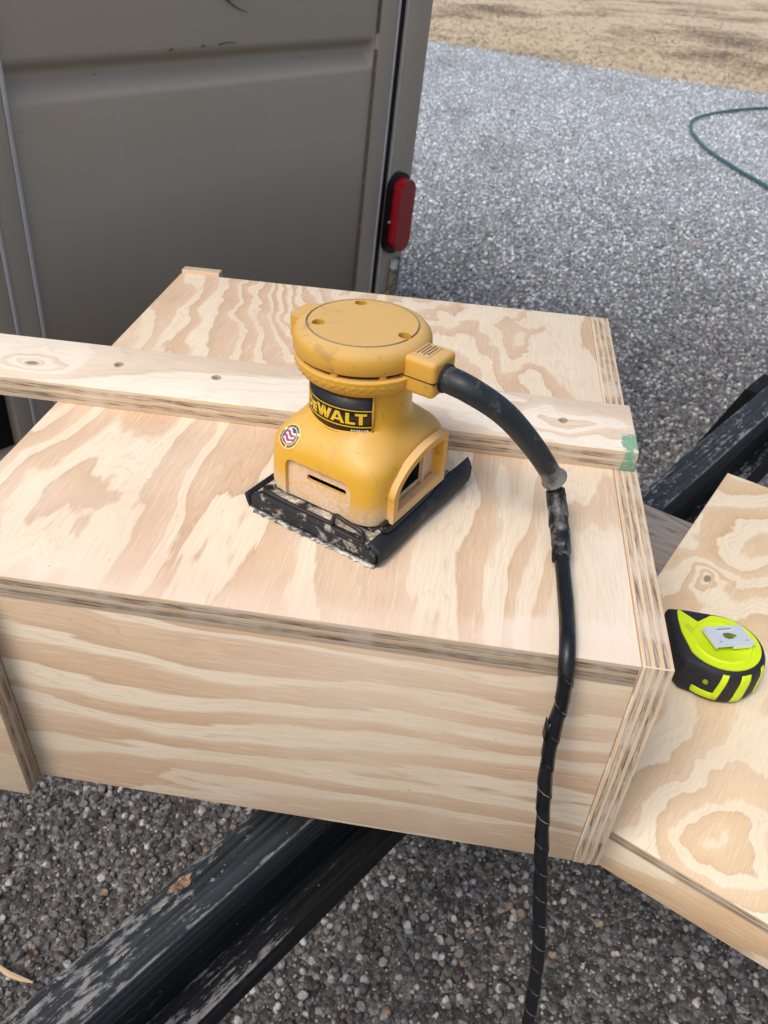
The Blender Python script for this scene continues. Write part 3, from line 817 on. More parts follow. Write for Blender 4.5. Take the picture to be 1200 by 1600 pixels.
def dusty(name, base, dust, amt, rough=0.42, low=None, grime=0.25):
    k = Mat(name, rough, 0, 0.45)
    oc = k.coord(); px, py, pz = k.sep(oc)
    nz = k.sep(k.nrm())[2]
    n1 = k.noise(oc, 45.0, 5, 0.65); n2 = k.noise(oc, 420.0, 3, 0.6); n3 = k.noise(oc, 130.0, 4, 0.65)
    d = k.ss(nz * 0.55 + n1 * 0.5 + n2 * 0.15, 0.35, 0.95, 0, amt)
    if low is not None:       # sanding dust thrown up from the pad
        d = k.m('MAXIMUM', d, k.ss(pz + (n3 - 0.5) * 0.016 + (n2 - 0.5) * 0.012, low[1], low[0], 0, low[2]) * k.ss(n2 + n3 * 0.5, 0.55, 0.85, 0.45, 1.0))
    c = k.mix(k.noise(oc, 18.0, 3), base, tuple(a * 0.88 for a in base))
    c = k.mix(k.ss(n3, 0.60, 0.72, 0, grime), c, tuple(a * 0.35 for a in base))
    n4 = k.noise(oc, 75.0, 5, 0.75); c = k.mix(k.ss(n4, 0.62, 0.68, 0, grime * 1.2), c, (0.10, 0.065, 0.03))
    c = k.mix(d, c, dust)
    sm_ = k.noise(k.vec(px * 30.0, py * 30.0, pz * 14.0), 1.0, 6, 0.75, 0.8); c = k.mix(k.ss(sm_, 0.56, 0.70, 0, grime * 1.3), c, tuple(a * 0.42 for a in dust))
    scr = k.noise(k.vec(px * 600.0, py * 90.0, pz * 300.0), 1.0, 2); c = k.mix(k.ss(scr, 0.74, 0.80, 0, 0.35), c, (0.20, 0.13, 0.06))
    k.color(c); k.rough(d * 0.6 + rough); k.bump(n2 * (d + 0.15), 0.25, 0.0005)
    return k.mat
YEL = (0.72, 0.395, 0.032)
yel_body = dusty('yellow_housing', YEL, (0.74, 0.60, 0.46), 0.22, 0.36, low=(0.018, 0.040, 0.85))
yel_cap = dusty('yellow_cap_dusty', (0.68, 0.365, 0.05), (0.60, 0.40, 0.17), 0.8, 0.45, grime=0.4)
yel_recess = dusty('yellow_recess_dusty', (0.72, 0.40, 0.10), (0.72, 0.57, 0.43), 0.6, 0.5, low=(0.050, 0.075, 0.8))
black_in = plain('dark_interior', (0.012, 0.011, 0.010), 0.8)
# housing: square skirt to round neck
secs = [(0.0175, .0435, .0450, 6, 0, 0), (0.0190, .0452, .0466, 6, 0, 0), (0.024, .0458, .0472, 6, 0, 0), (0.044, .0458, .0472, 5.6, 0, 0), (0.050, .0455, .0468, 5.2, 0, 0),
        (0.0545, .0447, .0460, 5.4, 0, 0), (0.0585, .0430, .0443, 5.2, 0, 0), (0.0620, .0406, .0418, 4.8, 0, 0), (0.0650, .0380, .0390, 4.0, 0, 0), (0.0680, .0357, .0363, 3.2, 0, 0),
        (0.0710, .0341, .0344, 2.6, 0, 0), (0.0745, .0332, .0332, 2.1, 0, 0), (0.079, .0327, .0327, 2, 0, 0), (0.098, .0325, .0325, 2, 0, 0), (0.1035, .0325, .0325, 2, 0, 0)]
body = link('housing', loft_mesh('housing', secs, 144, 30), sander, yel_body)
bvh_src = bmesh.new(); bvh_src.from_mesh(body.data); BV = BVHTree.FromBMesh(bvh_src)
def rrect(x0, x1, y0, y1, r, n=6, bottom=True):
    P = []
    for cx, cy, a0 in ((x1 - r, y1 - r, 0), (x0 + r, y1 - r, 90), (x0 + r, y0 + r, 180), (x1 - r, y0 + r, 270)):
        for i in range(n + 1):
            a = R(a0 + 90 * i / n); P.append((cx + r * math.cos(a), cy + r * math.sin(a)))
    return P
FY = frame_from(Vector((1, 0, 0)), Vector((0, 0, 1)), Vector((0, -1, 0)), (0, 0, 0))   # poly (x,z), extruded toward -y
FXp = frame_from(Vector((0, 1, 0)), Vector((0, 0, 1)), Vector((1, 0, 0)), (0, 0, 0))  # poly (y,z), extruded toward +x
cut1 = prism('cut1', rrect(-0.0265, 0.0255, 0.005, 0.0475, 0.006), 0.0440, 0.060, None, None, frame=FY)
cut2 = prism('cut2', rrect(-0.0105, 0.0205, 0.0352, 0.0398, 0.0018), 0.036, 0.050, None, None, frame=FY)
def arch(y0, y1, z0, zs, zt, n=14):
    P = [(y0, z0), (y1, z0), (y1, zs)]
    cy, ry = (y0 + y1) / 2, (y1 - y0) / 2
    for i in range(1, n): a = math.pi * i / n; P.append((cy + ry * math.cos(a), zs + (zt - zs) * math.sin(a) ** 0.8))
    P.append((y0, zs)); return P
cut3 = prism('cut3', arch(-0.0260, 0.0255, 0.0250, 0.0400, 0.0545), 0.0425, 0.060, None, None, frame=FXp)
body.data.materials.append(yel_recess); body.data.materials.append(black_in)
cav1 = prism('cav1', rrect(-0.024, 0.024, 0.0240, 0.0450, 0.002), 0.0200, 0.0418, None, None, frame=FY)
cav2 = prism('cav2', [(-0.020, 0.0300), (0.0085, 0.0300), (0.0085, 0.0500), (-0.004, 0.0500), (-0.014, 0.0455), (-0.020, 0.0400)], 0.0200, 0.0500, None, None, frame=FXp)
cut(body, [cut1, cut2, cut3, cav1, cav2], 28)
for pgn in body.data.polygons:                       # floor of the pressed recess keeps its caked dust
    c_ = pgn.center
    if abs(c_.y + 0.0440) < 0.0004 and -0.027 < c_.x < 0.026 and c_.z < 0.048: pgn.material_index = 1
    elif abs(c_.x - 0.0425) < 0.0004 and -0.027 < c_.y < 0.026 and 0.0245 < c_.z < 0.055: pgn.material_index = 1
    elif all(abs(body.data.vertices[i].co.x) < 0.0428 and abs(body.data.vertices[i].co.y) < 0.0419 and 0.020 < body.data.vertices[i].co.z < 0.0562 for i in pgn.vertices) and not (abs(c_.x) > 0.031 and abs(c_.y) > 0.031): pgn.material_index = 2
# slot liner and what shows inside the dust port
fan_m = plain('grey_dusty_metal', (0.30, 0.27, 0.23), 0.7, 0.0, 0.4, 0.4, 300)
box('fan_shroud', (0.0370, -0.006, 0.0470), (0.006, 0.026, 0.008), fan_m, sander, 0.001)
box('port_rib', (0.0436, 0.0105, 0.0395), (0.0030, 0.0022, 0.026), yel_recess, sander, 0.0006)
# raised frame round the dust port
def port(y0, y1, z0, zs, zt, yp, n=16):
    """quarter arch rising from the front of the sander to a flat top."""
    P = [(y0, z0), (y1, z0), (y1, zt - 0.0015)]
    P += [(yp + (y1 - yp) * (1 - i / 4), zt - 0.0015 * (1 - i / 4) ** 2) for i in range(1, 4)]
    for i in range(n + 1): a = math.pi / 2 * i / n; P.append((yp - (yp - y0) * math.sin(a), zs + (zt - zs) * math.cos(a)))
    return P
outer = port(-0.0330, 0.0320, 0.0195, 0.0370, 0.0605, 0.012); inner = port(-0.0275, 0.0265, 0.0265, 0.0370, 0.0555, 0.012)
bm = bmesh.new()
lo = [bm.verts.new((y, z, 0.0440)) for y, z in outer]; ho = [bm.verts.new((y, z, 0.0498)) for y, z in outer]
li = [bm.verts.new((y, z, 0.0440)) for y, z in inner]; hi = [bm.verts.new((y, z, 0.0498)) for y, z in inner]
n = len(outer)
for i in range(n):
    j = (i + 1) % n
    bm.faces.new((lo[i], lo[j], ho[j], ho[i])); bm.faces.new((li[j], li[i], hi[i], hi[j]))
    bm.faces.new((ho[i], ho[j], hi[j], hi[i])); bm.faces.new((lo[j], lo[i], li[i], li[j]))
es = [e for e in bm.edges if len(e.link_faces) == 2 and e.calc_face_angle(0) > 0.7]
bmesh.ops.bevel(bm, geom=es, offset=0.0012, segments=3, affect='EDGES', profile=0.5)
bm.transform(FXp)
link('dust_port_frame', finish(bm, 'dust_port_frame', 40), sander, dusty('yellow_port_frame', (0.74, 0.40, 0.07), (0.72, 0.57, 0.40), 0.45, 0.42, low=(0.02, 0.034, 0.6)))
# knurled grip ring
bm = bmesh.new(); segs = 220; rows = []
pr = [(0.1005, .0328), (0.1008, .0360), (0.1015, .0385)] + [(0.1015 + 0.0085 * i / 14, .0385 + 0.0042 * math.sin(math.pi / 2 * i / 14)) for i in range(1, 15)] + [(0.1108, .0430), (0.1118, .0428), (0.1122, .0420), (0.1122, .034)]
for i, (z, r) in enumerate(pr):
    row = []
    for q in range(segs):
        a = 2 * math.pi * q / segs; d = 0
        if 3 <= i <= 15:
            ph = (i - 3) / 12 * 3.0
            d = 0.0007 * max(0, math.sin(a * 44 + (math.pi if int(ph) % 2 else 0))) * max(0, math.sin(math.pi * (ph % 1.0)))
        row.append(bm.verts.new(((r + d) * math.cos(a) - 0.001, (r + d) * math.sin(a) + 0.001, z)))
    rows.append(row)
for A, B in zip(rows, rows[1:]):
    for q in range(segs): bm.faces.new((A[q], A[(q + 1) % segs], B[(q + 1) % segs], B[q]))
bm.faces.new(rows[0][::-1]); bm.faces.new(rows[-1])
link('grip_ring', finish(bm, 'grip_ring', 40), sander, dusty('yellow_grip', (0.70, 0.38, 0.035), (0.64, 0.44, 0.20), 0.4, 0.42))
link('vent_core', cyl_mesh('vent_core', 0.0385, 0.1122, 0.1150, 48, c=(-0.002, 0.002)), sander, black_in)
for a in (-118, -80, -38, 60, 150):
    o = box('vent_rib', (-0.002 + 0.0395 * math.cos(R(a)), 0.002 + 0.0395 * math.sin(R(a)), 0.1136), (0.003, 0.0042, 0.0028), yel_cap, sander, 0.0003)
    o.rotation_euler = (0, 0, R(a))
# cap with groove and three screw wells
cc = (-0.003, 0.003)
capsec = [(0.1150, .0400), (0.1150, .0428), (0.1160, .0434), (0.1210, .0436), (0.1240, .0432), (0.1264, .0422), (0.1282, .0406), (0.1295, .0385), (0.1302, .0365), (0.1304, .0354), (0.1294, .0351), (0.1294, .0343), (0.1306, .0340), (0.1309, .030), (0.1312, .015), (0.1313, .004)]
cap = link('top_cap', loft_mesh('top_cap', [(z, r, r, 2, cc[0], cc[1]) for z, r in capsec], 120, 34), sander, yel_cap)
cs = []
for x, y in ((-0.0235, -0.0155), (-0.0205, 0.0255), (0.0275, 0.0025)):
    cs.append(link('hole', cyl_mesh('hole', 0.0040, 0.121, 0.135, 24, c=(x, y))))
cap.data.materials.append(plain('groove_grime', (0.33, 0.25, 0.15), 0.8))
cut(cap, cs, 32)
for pgn in cap.data.polygons:
    r_ = math.hypot(pgn.center.x - cc[0], pgn.center.y - cc[1])
    if 0.0340 < r_ < 0.0354 and pgn.center.z > 0.129: pgn.material_index = 1
for x, y in ((-0.0235, -0.0155), (-0.0205, 0.0255), (0.0275, 0.0025)):
    link('screw', cyl_mesh('screw', 0.0026, 0.1212, 0.1228, 12, c=(x, y)), cap, fan_m)
# switch tab on the far side of the cap
tab = prism('switch_boot', rrect(-0.0548, -0.034, -0.008, 0.017, 0.006), 0.1105, 0.1250, yel_cap, sander, 0.004, 4)
# cord block
blk = box('cord_block', (0.0455, 0.0012, 0.1145), (0.025, 0.026, 0.0235), yel_cap, sander, 0.0032, 4)
box('block_seam', (0.0458, 0.0012, 0.1142), (0.0256, 0.0264, 0.0006), black_in, blk, 0.0).location = (0.0003, 0, -0.0008)
pl = box('name_plate', (-0.001, 0.001, 0.01195), (0.0105, 0.0175, 0.0006), dusty('plate_dusty', (0.58, 0.36, 0.13), (0.60, 0.44, 0.26), 0.6), blk, 0.0002)
for i in range(4):   # worn embossed lines of print, not readable
    box('print_line', (-0.0033 + i * 0.0022, 0.0, 0.00045), (0.0009, 0.0145 - 0.003 * (i % 2), 0.0003), plain('plate_print', (0.22, 0.13, 0.05), 0.7), pl, 0.0)

# ---- label and lettering wrapped round the neck
def wrap_mesh(name, polys, r, cuts=0.0012, thick=0.0):
    """2-D polygons (s along the neck, z up) bent on to a cylinder of radius r facing -y."""
    bm = bmesh.new()
    for P in polys:
        bm.faces.new([bm.verts.new((x, y, 0)) for x, y in P])
    lo_, hi_ = min(v.co.x for v in bm.verts), max(v.co.x for v in bm.verts)
    s = lo_ + cuts
    while s < hi_:
        bmesh.ops.bisect_plane(bm, geom=bm.verts[:] + bm.edges[:] + bm.faces[:], plane_co=(s, 0, 0), plane_no=(1, 0, 0)); s += cuts
    bmesh.ops.triangulate(bm, faces=bm.faces)
    for v in bm.verts:
        a = -math.pi / 2 + v.co.x / 0.0330
        v.co = Vector((r * math.cos(a), r * math.sin(a), v.co.y))
    me = bpy.data.meshes.new(name); bm.normal_update()
    if bm.faces and sum((f.normal.dot(Vector((f.calc_center_median().x, f.calc_center_median().y, 0))) for f in bm.faces)) < 0:
        bmesh.ops.reverse_faces(bm, faces=bm.faces)
    bm.to_mesh(me); bm.free()
    me.polygons.foreach_set('use_smooth', [True] * len(me.polygons))
    return me
k = Mat('label_black', 0.30, 0, 0.5); fl = k.noise(k.coord(), 700.0, 3); ox, oy, oz = k.sep(k.coord())
k.color(k.mix(k.ss(fl + ox * 4.0, 0.74, 0.80, 0, 0.6), (0.010, 0.010, 0.011), (0.35, 0.32, 0.28))); lab_m = k.mat
LZ0, LZ1, LS = 0.0735, 0.0990, 0.0262
label = link('brand_label', wrap_mesh('brand_label', [rrect(-LS, LS, LZ0, LZ1, 0.0022)], 0.0336), sander, lab_m)
sol = label.modifiers.new('thick', 'SOLIDIFY'); sol.thickness = 0.0004
ylw = plain('label_yellow', (0.80, 0.52, 0.03), 0.4)
border = dusty('label_surround', (0.76, 0.40, 0.05), (0.7, 0.5, 0.25), 0.2)
def bar(x0, y0, x1, y1): return [(x0, y0), (x1, y0), (x1, y1), (x0, y1)]
def letters(h):
    w = h * 0.24; t = h * 0.21; out = []; x = 0
    # D
    Wd = h * 0.78; P = []; n = 10
    oD = [(0, 0), (Wd * 0.5, 0)] + [(Wd * 0.5 + Wd * 0.5 * math.sin(math.pi * i / n), h / 2 - h / 2 * math.cos(math.pi * i / n)) for i in range(1, n)] + [(Wd * 0.5, h), (0, h)]
    iD = [(w, t), (Wd * 0.5, t)] + [(Wd * 0.5 + (Wd * 0.5 - w) * math.sin(math.pi * i / n), h / 2 - (h / 2 - t) * math.cos(math.pi * i / n)) for i in range(1, n)] + [(Wd * 0.5, h - t), (w, h - t)]
    m = len(oD)
    for i in range(m): out.append([oD[i], oD[(i + 1) % m], iD[(i + 1) % m], iD[i]])
    x = Wd + h * 0.08
    # small E
    he = h * 0.80; we = h * 0.50
    out += [bar(x, 0, x + w, he)] + [bar(x + w, y, x + we, y + t * 0.95) for y in (0, (he - t) / 2, he - t * 0.95)]
    x += we + h * 0.02
    # W
    ww = h * 1.25; q = [0, .25, .5, .75, 1.0]; s_ = w * 1.05
    for (xa, xb, up_) in ((0, .28, True), (.28, .5, False), (.5, .72, True), (.72, 1.0, False)):
        ya, yb = (h, 0) if up_ else (0, h)
        out.append([(x + xa * ww * 0.84, ya), (x + xa * ww * 0.84 + s_, ya), (x + xb * ww * 0.84 + s_, yb), (x + xb * ww * 0.84, yb)])
    x += ww * 0.84 + s_ - h * 0.10
    # A
    wa = h * 0.98
    out.append([(x, 0), (x + w, 0), (x + wa / 2 + w * 0.35, h), (x + wa / 2 - w * 0.55, h)])
    out.append([(x + wa - w, 0), (x + wa, 0), (x + wa / 2 + w * 0.55, h), (x + wa / 2 - w * 0.35, h)])
    out.append([(x + wa * 0.28, h * .2), (x + wa * 0.72, h * .2), (x + wa * 0.66, h * .2 + t * .9), (x + wa * 0.34, h * .2 + t * .9)])
    x += wa + h * 0.06
    # L
    out += [bar(x, 0, x + w, h), bar(x + w, 0, x + h * 0.62, t)]; x += h * 0.60
    # T
    wt = h * 0.74; out += [bar(x, h - t, x + wt, h), bar(x + wt / 2 - w / 2, 0, x + wt / 2 + w / 2, h - t)]; x += wt
    return out, x
polys, tw = letters(0.0078)
sx = (LS * 1.84) / tw
tz0 = LZ0 + 0.0062
polys = [[(px * sx - LS * 0.96, py + tz0) for px, py in P] for P in polys]
link('lettering', wrap_mesh('lettering', polys, 0.03400), label, ylw)
for zz in (tz0 - 0.0021, tz0 + 0.0078 + 0.0014):
    link('label_line', wrap_mesh('label_line', [bar(-LS + 0.0004, zz, LS - 0.0004, zz + 0.0007)], 0.03395), label, ylw)
small = [[(LS - 0.0125 + i * 0.0016, LZ0 + 0.0012), (LS - 0.0125 + i * 0.0016 + 0.001, LZ0 + 0.0012), (LS - 0.0125 + i * 0.0016 + 0.001, LZ0 + 0.0026), (LS - 0.0125 + i * 0.0016, LZ0 + 0.0026)] for i in range(7)]
link('small_print', wrap_mesh('small_print', small, 0.03395), label, plain('label_white', (0.6, 0.58, 0.52), 0.5))
rim_ = wrap_mesh('label_rim', [bar(-LS - .0012, LZ0 - .0012, LS + .0012, LZ0), bar(-LS - .0012, LZ1, LS + .0012, LZ1 + .0012), bar(-LS - .0012, LZ0, -LS, LZ1), bar(LS, LZ0, LS + .0012, LZ1)], 0.0341)
o = link('label_rim', rim_, label, border); o.modifiers.new('thick', 'SOLIDIFY').thickness = 0.0014

# ---- round flag sticker on the shoulder
cS, nS = Vector((-0.0270, -0.0420, 0.0615)), Vector((-0.36, -0.68, 0.64)).normalized()
hit = BV.ray_cast(cS + nS * 0.05, -nS)
cS, nS = hit[0], (hit[1] * 0.75 + nS * 0.25).normalized()
tS = Vector((0, 0, 1)).cross(nS).normalized(); bS = nS.cross(tS)
def sticker(name, polys2, lift, mat, parent, cuts=0.0016):
    bm = bmesh.new()
    for P in polys2: bm.faces.new([bm.verts.new((x, y, 0)) for x, y in P])
    for ax in (0, 1):
        lo_, hi_ = min(v.co[ax] for v in bm.verts), max(v.co[ax] for v in bm.verts); s = lo_ + cuts
        while s < hi_:
            pc_ = [0, 0, 0]; pn_ = [0, 0, 0]; pc_[ax] = s; pn_[ax] = 1
            bmesh.ops.bisect_plane(bm, geom=bm.verts[:] + bm.edges[:] + bm.faces[:], plane_co=pc_, plane_no=pn_); s += cuts
    bmesh.ops.triangulate(bm, faces=bm.faces)
    for v in bm.verts:
        w_ = cS + tS * v.co.x + bS * v.co.y
        h_ = BV.ray_cast(w_ + nS * 0.03, -nS)
        v.co = (h_[0] if h_[0] is not None else w_) + nS * lift
    me = finish(bm, name); me.polygons.foreach_set('use_smooth', [True] * len(me.polygons))
    return link(name, me, parent, mat)
disc = lambda r, n=36: [(r * math.cos(2 * math.pi * i / n), r * math.sin(2 * math.pi * i / n)) for i in range(n)]
RS = 0.0086
st0 = sticker('flag_sticker', [disc(RS)], 0.00025, plain('sticker_cream', (0.78, 0.62, 0.25), 0.45), sander)
st0['label'] = 'round sticker with a waving red, white and blue flag'
sticker('blue_field', [disc(RS * 0.66)], 0.0004, plain('sticker_blue', (0.035, 0.075, 0.30), 0.4), st0)
wh, rd = [], []
for i in range(6):
    P1, P2 = [], []
    for j in range(9):
        x = -RS * 0.42 + RS * 0.98 * j / 8
        y = RS * (0.50 - i * 0.19) + RS * 0.10 * math.sin(j * 0.9 + i * 0.25) - RS * 0.10 * j / 8
        lim = math.sqrt(max(0, (RS * 0.64) ** 2 - x * x))
        y = max(-lim, min(lim, y)); y2 = max(-lim, min(lim, y - RS * 0.175))
        P1.append((x, y)); P2.append((x, y2))
    for j in range(8):
        quad = [P2[j], P2[j + 1], P1[j + 1], P1[j]]
        if abs(P1[j][1] - P2[j][1]) + abs(P1[j + 1][1] - P2[j + 1][1]) > 1e-5 and len(set(quad)) == 4: (rd if i % 2 else wh).append(quad)
sticker('white_stripes', wh, 0.00055, plain('sticker_white', (0.72, 0.70, 0.68), 0.45), st0)
sticker('red_stripes', rd, 0.00055, plain('sticker_red', (0.50, 0.035, 0.045), 0.45), st0)
tick = []
for i in range(40):
    if i in (3, 4, 17, 18, 31): continue
    a = 2 * math.pi * i / 40; w_ = 0.045 + 0.02 * (i * 7 % 3) / 2
    tick.append([(RS * rr_ * math.cos(a + s_ * w_), RS * rr_ * math.sin(a + s_ * w_)) for rr_, s_ in ((0.74, -1), (0.90, -1), (0.90, 1), (0.74, 1))])
sticker('ring_print', tick, 0.0005, plain('sticker_ink', (0.06, 0.05, 0.035), 0.6), st0)
bvh_src.free()

# ---- pad, sandpaper, wire clamps
k = Mat('pad_black_dusty', 0.75, 0, 0.3)
oc = k.coord(); n1 = k.noise(oc, 160.0, 5, 0.7); n2 = k.noise(oc, 40.0, 3); nz = k.sep(k.nrm())[2]
c = k.mix(n1, (0.012, 0.013, 0.015), (0.035, 0.036, 0.04))
c = k.mix(k.ss(n1 * 0.7 + n2 * 0.5, 0.62, 0.72, 0, 0.75), c, (0.42, 0.38, 0.32))
k.color(c); k.bump(n1, 0.6, 0.001); pad_m = k.mat
k = Mat('pad_top_dust', 0.9, 0, 0.1)
n1 = k.noise(k.coord(), 190.0, 5, 0.7); n2 = k.noise(k.coord(), 45.0, 4, 0.6)
k.color(k.ramp(n1 * 0.5 + n2 * 0.5, [(0.40, (0.035, 0.033, 0.03)), (0.50, (0.36, 0.31, 0.25)), (0.56, (0.70, 0.61, 0.49))])); k.bump(n1, 0.8, 0.0015); dustpad = k.mat
k = Mat('sandpaper_black', 0.55, 0, 0.4)
n1 = k.noise(k.coord(), 1500.0, 2); n2 = k.noise(k.coord(), 60.0, 4)
k.color(k.mix(k.ss(n2, 0.55, 0.75, 0, 0.3), k.mix(n1, (0.008, 0.009, 0.012), (0.022, 0.024, 0.030)), (0.14, 0.13, 0.12))); k.bump(n1, 0.3, 0.0003); paper = k.mat
PX, PY = 0.0522, 0.0553
pad = box('pad', (0, 0, 0.0058), (PX * 2 - 0.001, PY * 2 - 0.001, 0.0100), pad_m, sander, 0.002, 3)
box('pad_plate', (0, 0, 0.0124), (PX * 2 - 0.009, PY * 2 - 0.009, 0.0030), dustpad, pad, 0.0008).location = (0, 0, 0.0067)
box('pad_foam_core', (0, 0, 0.0160), (0.082, 0.084, 0.0030), pad_m, pad, 0.001).location = (0, 0, 0.0098)
# sandpaper: sole sheet, folded up over both ends
def strip_mesh(name, prof2, y0, y1, wav=0.0006, n=14, axis='y'):
    bm = bmesh.new(); rows = []
    for i in range(n + 1):
        t = i / n; y = y0 + (y1 - y0) * t; row = []
        for j, (a, z) in enumerate(prof2):
            w_ = wav * math.sin(t * 9 + j * 1.7) * (j / len(prof2))
            row.append(bm.verts.new((a + w_, y, z + w_ * 0.6) if axis == 'y' else (y, a + w_, z + w_ * 0.6)))
        rows.append(row)
    for A, B in zip(rows, rows[1:]):
        for j in range(len(prof2) - 1): bm.faces.new((A[j], B[j], B[j + 1], A[j + 1]))
    return finish(bm, name, 50)
fold0 = [(-PX - 0.004, 0.0105), (-PX - 0.0018, 0.004), (-PX, 0.0006), (-PX + 0.004, 0.0003), (PX - 0.004, 0.0003), (PX + 0.0005, 0.0008), (PX + 0.0024, 0.0035), (PX + 0.0028, 0.0080), (PX + 0.0012, 0.0120), (PX - 0.0025, 0.0148), (PX - 0.0062, 0.0160)]
fold1 = fold0[:5] + [(PX + 0.0008, 0.0010), (PX + 0.0036, 0.0045), (PX + 0.0046, 0.0100), (PX + 0.0036, 0.0150), (PX + 0.0006, 0.0188), (PX - 0.0025, 0.0210)]
bm = bmesh.new(); rows = []
for i in range(29):
    t = i / 28; y = -PY + (2 * PY + 0.0060) * t; w_ = max(0, (t - 0.45) / 0.55) ** 1.5
    rows.append([bm.verts.new((p[0] * (1 - w_) + q[0] * w_ + 0.0004 * math.sin(t * 11 + j) * (j > 5), y + (0.0015 * (j - 7) * w_ if j > 7 else 0), p[1] * (1 - w_) + q[1] * w_ + 0.0003 * math.sin(t * 17 + j * 2) * (j > 6))) for j, (p, q) in enumerate(zip(fold0, fold1))])
for A, B in zip(rows, rows[1:]):
    for j in range(len(fold0) - 1): bm.faces.new((A[j], B[j], B[j + 1], A[j + 1]))
sp0 = link('sandpaper', finish(bm, 'sandpaper', 50), sander, paper)
sp0.modifiers.new('thick', 'SOLIDIFY').thickness = 0.0006
# frayed pale paper backing along the front edge
k = Mat('frayed_paper', 0.9); n1 = k.noise(k.coord(), 220.0, 4, 0.65)
k.color(k.ramp(n1, [(0.42, (0.10, 0.10, 0.10)), (0.52, (0.45, 0.42, 0.38)), (0.62, (0.72, 0.68, 0.60))])); fray = k.mat
bm = bmesh.new(); A = []
for i in range(60):
    x = -PX + 2 * PX * i / 59; d = 0.0016 + 0.0018 * abs(math.sin(i * 1.7) * math.sin(i * 0.53)) + random.uniform(0, 0.0008)
    A.append((bm.verts.new((x, -PY + 0.001, 0.0012)), bm.verts.new((x, -PY - d * 0.6, 0.0011 + random.uniform(0, 0.0006))), bm.verts.new((x, -PY - d, 0.0005 + random.uniform(0, 0.0012)))))
for p_, q_ in zip(A, A[1:]):
    for j in range(2): bm.faces.new((p_[j], q_[j], q_[j + 1], p_[j + 1]))
o = link('frayed_edge', finish(bm, 'frayed_edge', 60), sp0, fray); o.modifiers.new('thick', 'SOLIDIFY').thickness = 0.0005
wire_m = plain('black_wire', (0.012, 0.012, 0.013), 0.35, 0, 0.5)
def wire(name, P, r=0.0015):
    pts, _ = resample(catmull(P, 8), 0.0012)
    return link(name, tube_mesh(name, pts, r, 8), sander, wire_m)
wire('wire_clamp', [(-0.040, -0.0440, 0.0165), (-0.0425, -0.0478, 0.0170), (-0.040, -0.0508, 0.0168), (-0.020, -0.0512, 0.0155), (0.010, -0.0510, 0.0150), (0.015, -0.0512, 0.0156), (0.0165, -0.0514, 0.0205), (0.0185, -0.0516, 0.0238), (0.027, -0.0522, 0.0230), (0.0385, -0.0530, 0.0218), (0.0412, -0.0532, 0.0190), (0.0408, -0.0534, 0.0150), (0.035, -0.0534, 0.0138), (0.020, -0.0530, 0.0140)])
wire('wire_clamp', [(0.0455, 0.020, 0.0180), (0.0490, 0.015, 0.0186), (0.0495, -0.010, 0.0182), (0.0495, -0.030, 0.0180), (0.0492, -0.0385, 0.0182), (0.0470, -0.0410, 0.0190), (0.0455, -0.0385, 0.0200), (0.0455, -0.030, 0.0205)])
link('clamp_bar', strip_mesh('clamp_bar', [(-PY + 0.001, 0.0090), (-PY + 0.001, 0.0125), (-PY + 0.0025, 0.0140), (-PY + 0.006, 0.0142)], -0.046, 0.046, 0.0003, axis='x'), sander, pad_m).modifiers.new('thick', 'SOLIDIFY').thickness = 0.0008

# ---- strain relief and cord (measured in world space, stored in the sander's frame)
def loc(P): return [SI @ Vector((x, y, z + G)) for x, y, z in P]
k = Mat('rubber_boot', 0.5, 0, 0.4); n1 = k.noise(k.coord(), 60.0, 5, 0.65); n2 = k.noise(k.coord(), 500.0, 3)
mk = k.attr('mark')
c = k.mix(n1, (0.012, 0.016, 0.021), (0.024, 0.030, 0.037))
c = k.mix(k.ss(n1 + mk * 0.35 + n2 * 0.1, 0.60, 0.85, 0, 0.7), c, (0.30, 0.28, 0.25))
c = k.mix(k.ss(n2, 0.68, 0.74, 0, 0.5), c, (0.30, 0.28, 0.25))
k.color(c); k.rough(k.ss(n1, 0.4, 0.7, 0.42, 0.7)); boot_m = k.mat
bp = loc([(-0.1530, 0.0988, 0.1130), (-0.1345, 0.0944, 0.1110), (-0.1117, 0.0990, 0.0950), (-0.0903, 0.1059, 0.0700), (-0.0727, 0.1165, 0.0420)])
bp[0] = Vector((0.0555, 0.0012, 0.1135))
pts, _ = resample(catmull(bp, 10), 0.0022)
def boot_r(t, a, s):
    r = 0.0083 - 0.0016 * t
    if t > 0.93: r += 0.0022 * ((t - 0.93) / 0.07) ** 2
    return r
link('strain_relief', tube_mesh('strain_relief', pts, boot_r, 24, attr=lambda t, a, s: max(0, (t - 0.8) * 5)), sander, boot_m)
link('relief_collar', tube_mesh('relief_collar', [pts[0], pts[1], pts[2]], 0.0090, 24), sander, black_in)
cp = [(-0.0745, 0.1160, 0.0450), (-0.0720, 0.1150, 0.0385), (-0.0675, 0.1075, 0.0250), (-0.0637, 0.0804, 0.0118), (-0.0611, 0.0329, 0.0062), (-0.0616, 0.0040, 0.0068), (-0.0609, -0.0085, -0.0030), (-0.0596, -0.0130, -0.0217), (-0.0607, -0.0180, -0.0494), (-0.0594, -0.0260, -0.0820),
      (-0.0529, -0.0400, -0.1349), (-0.0460, -0.0550, -0.1844), (-0.0408, -0.0650, -0.2236), (-0.0372, -0.0800, -0.2865), (-0.0348, -0.0900, -0.3773), (-0.034, -0.096, -0.60), (-0.034, -0.102, -0.85), (-0.02, -0.15, -0.985), (0.05, -0.35, -0.993), (0.30, -0.8, -0.993)]
pts, CL = resample(catmull(loc(cp), 12), 0.0022)
PITCH = 0.021
def seamphase(a, s): return (s / PITCH + a / (2 * math.pi)) % 1.0
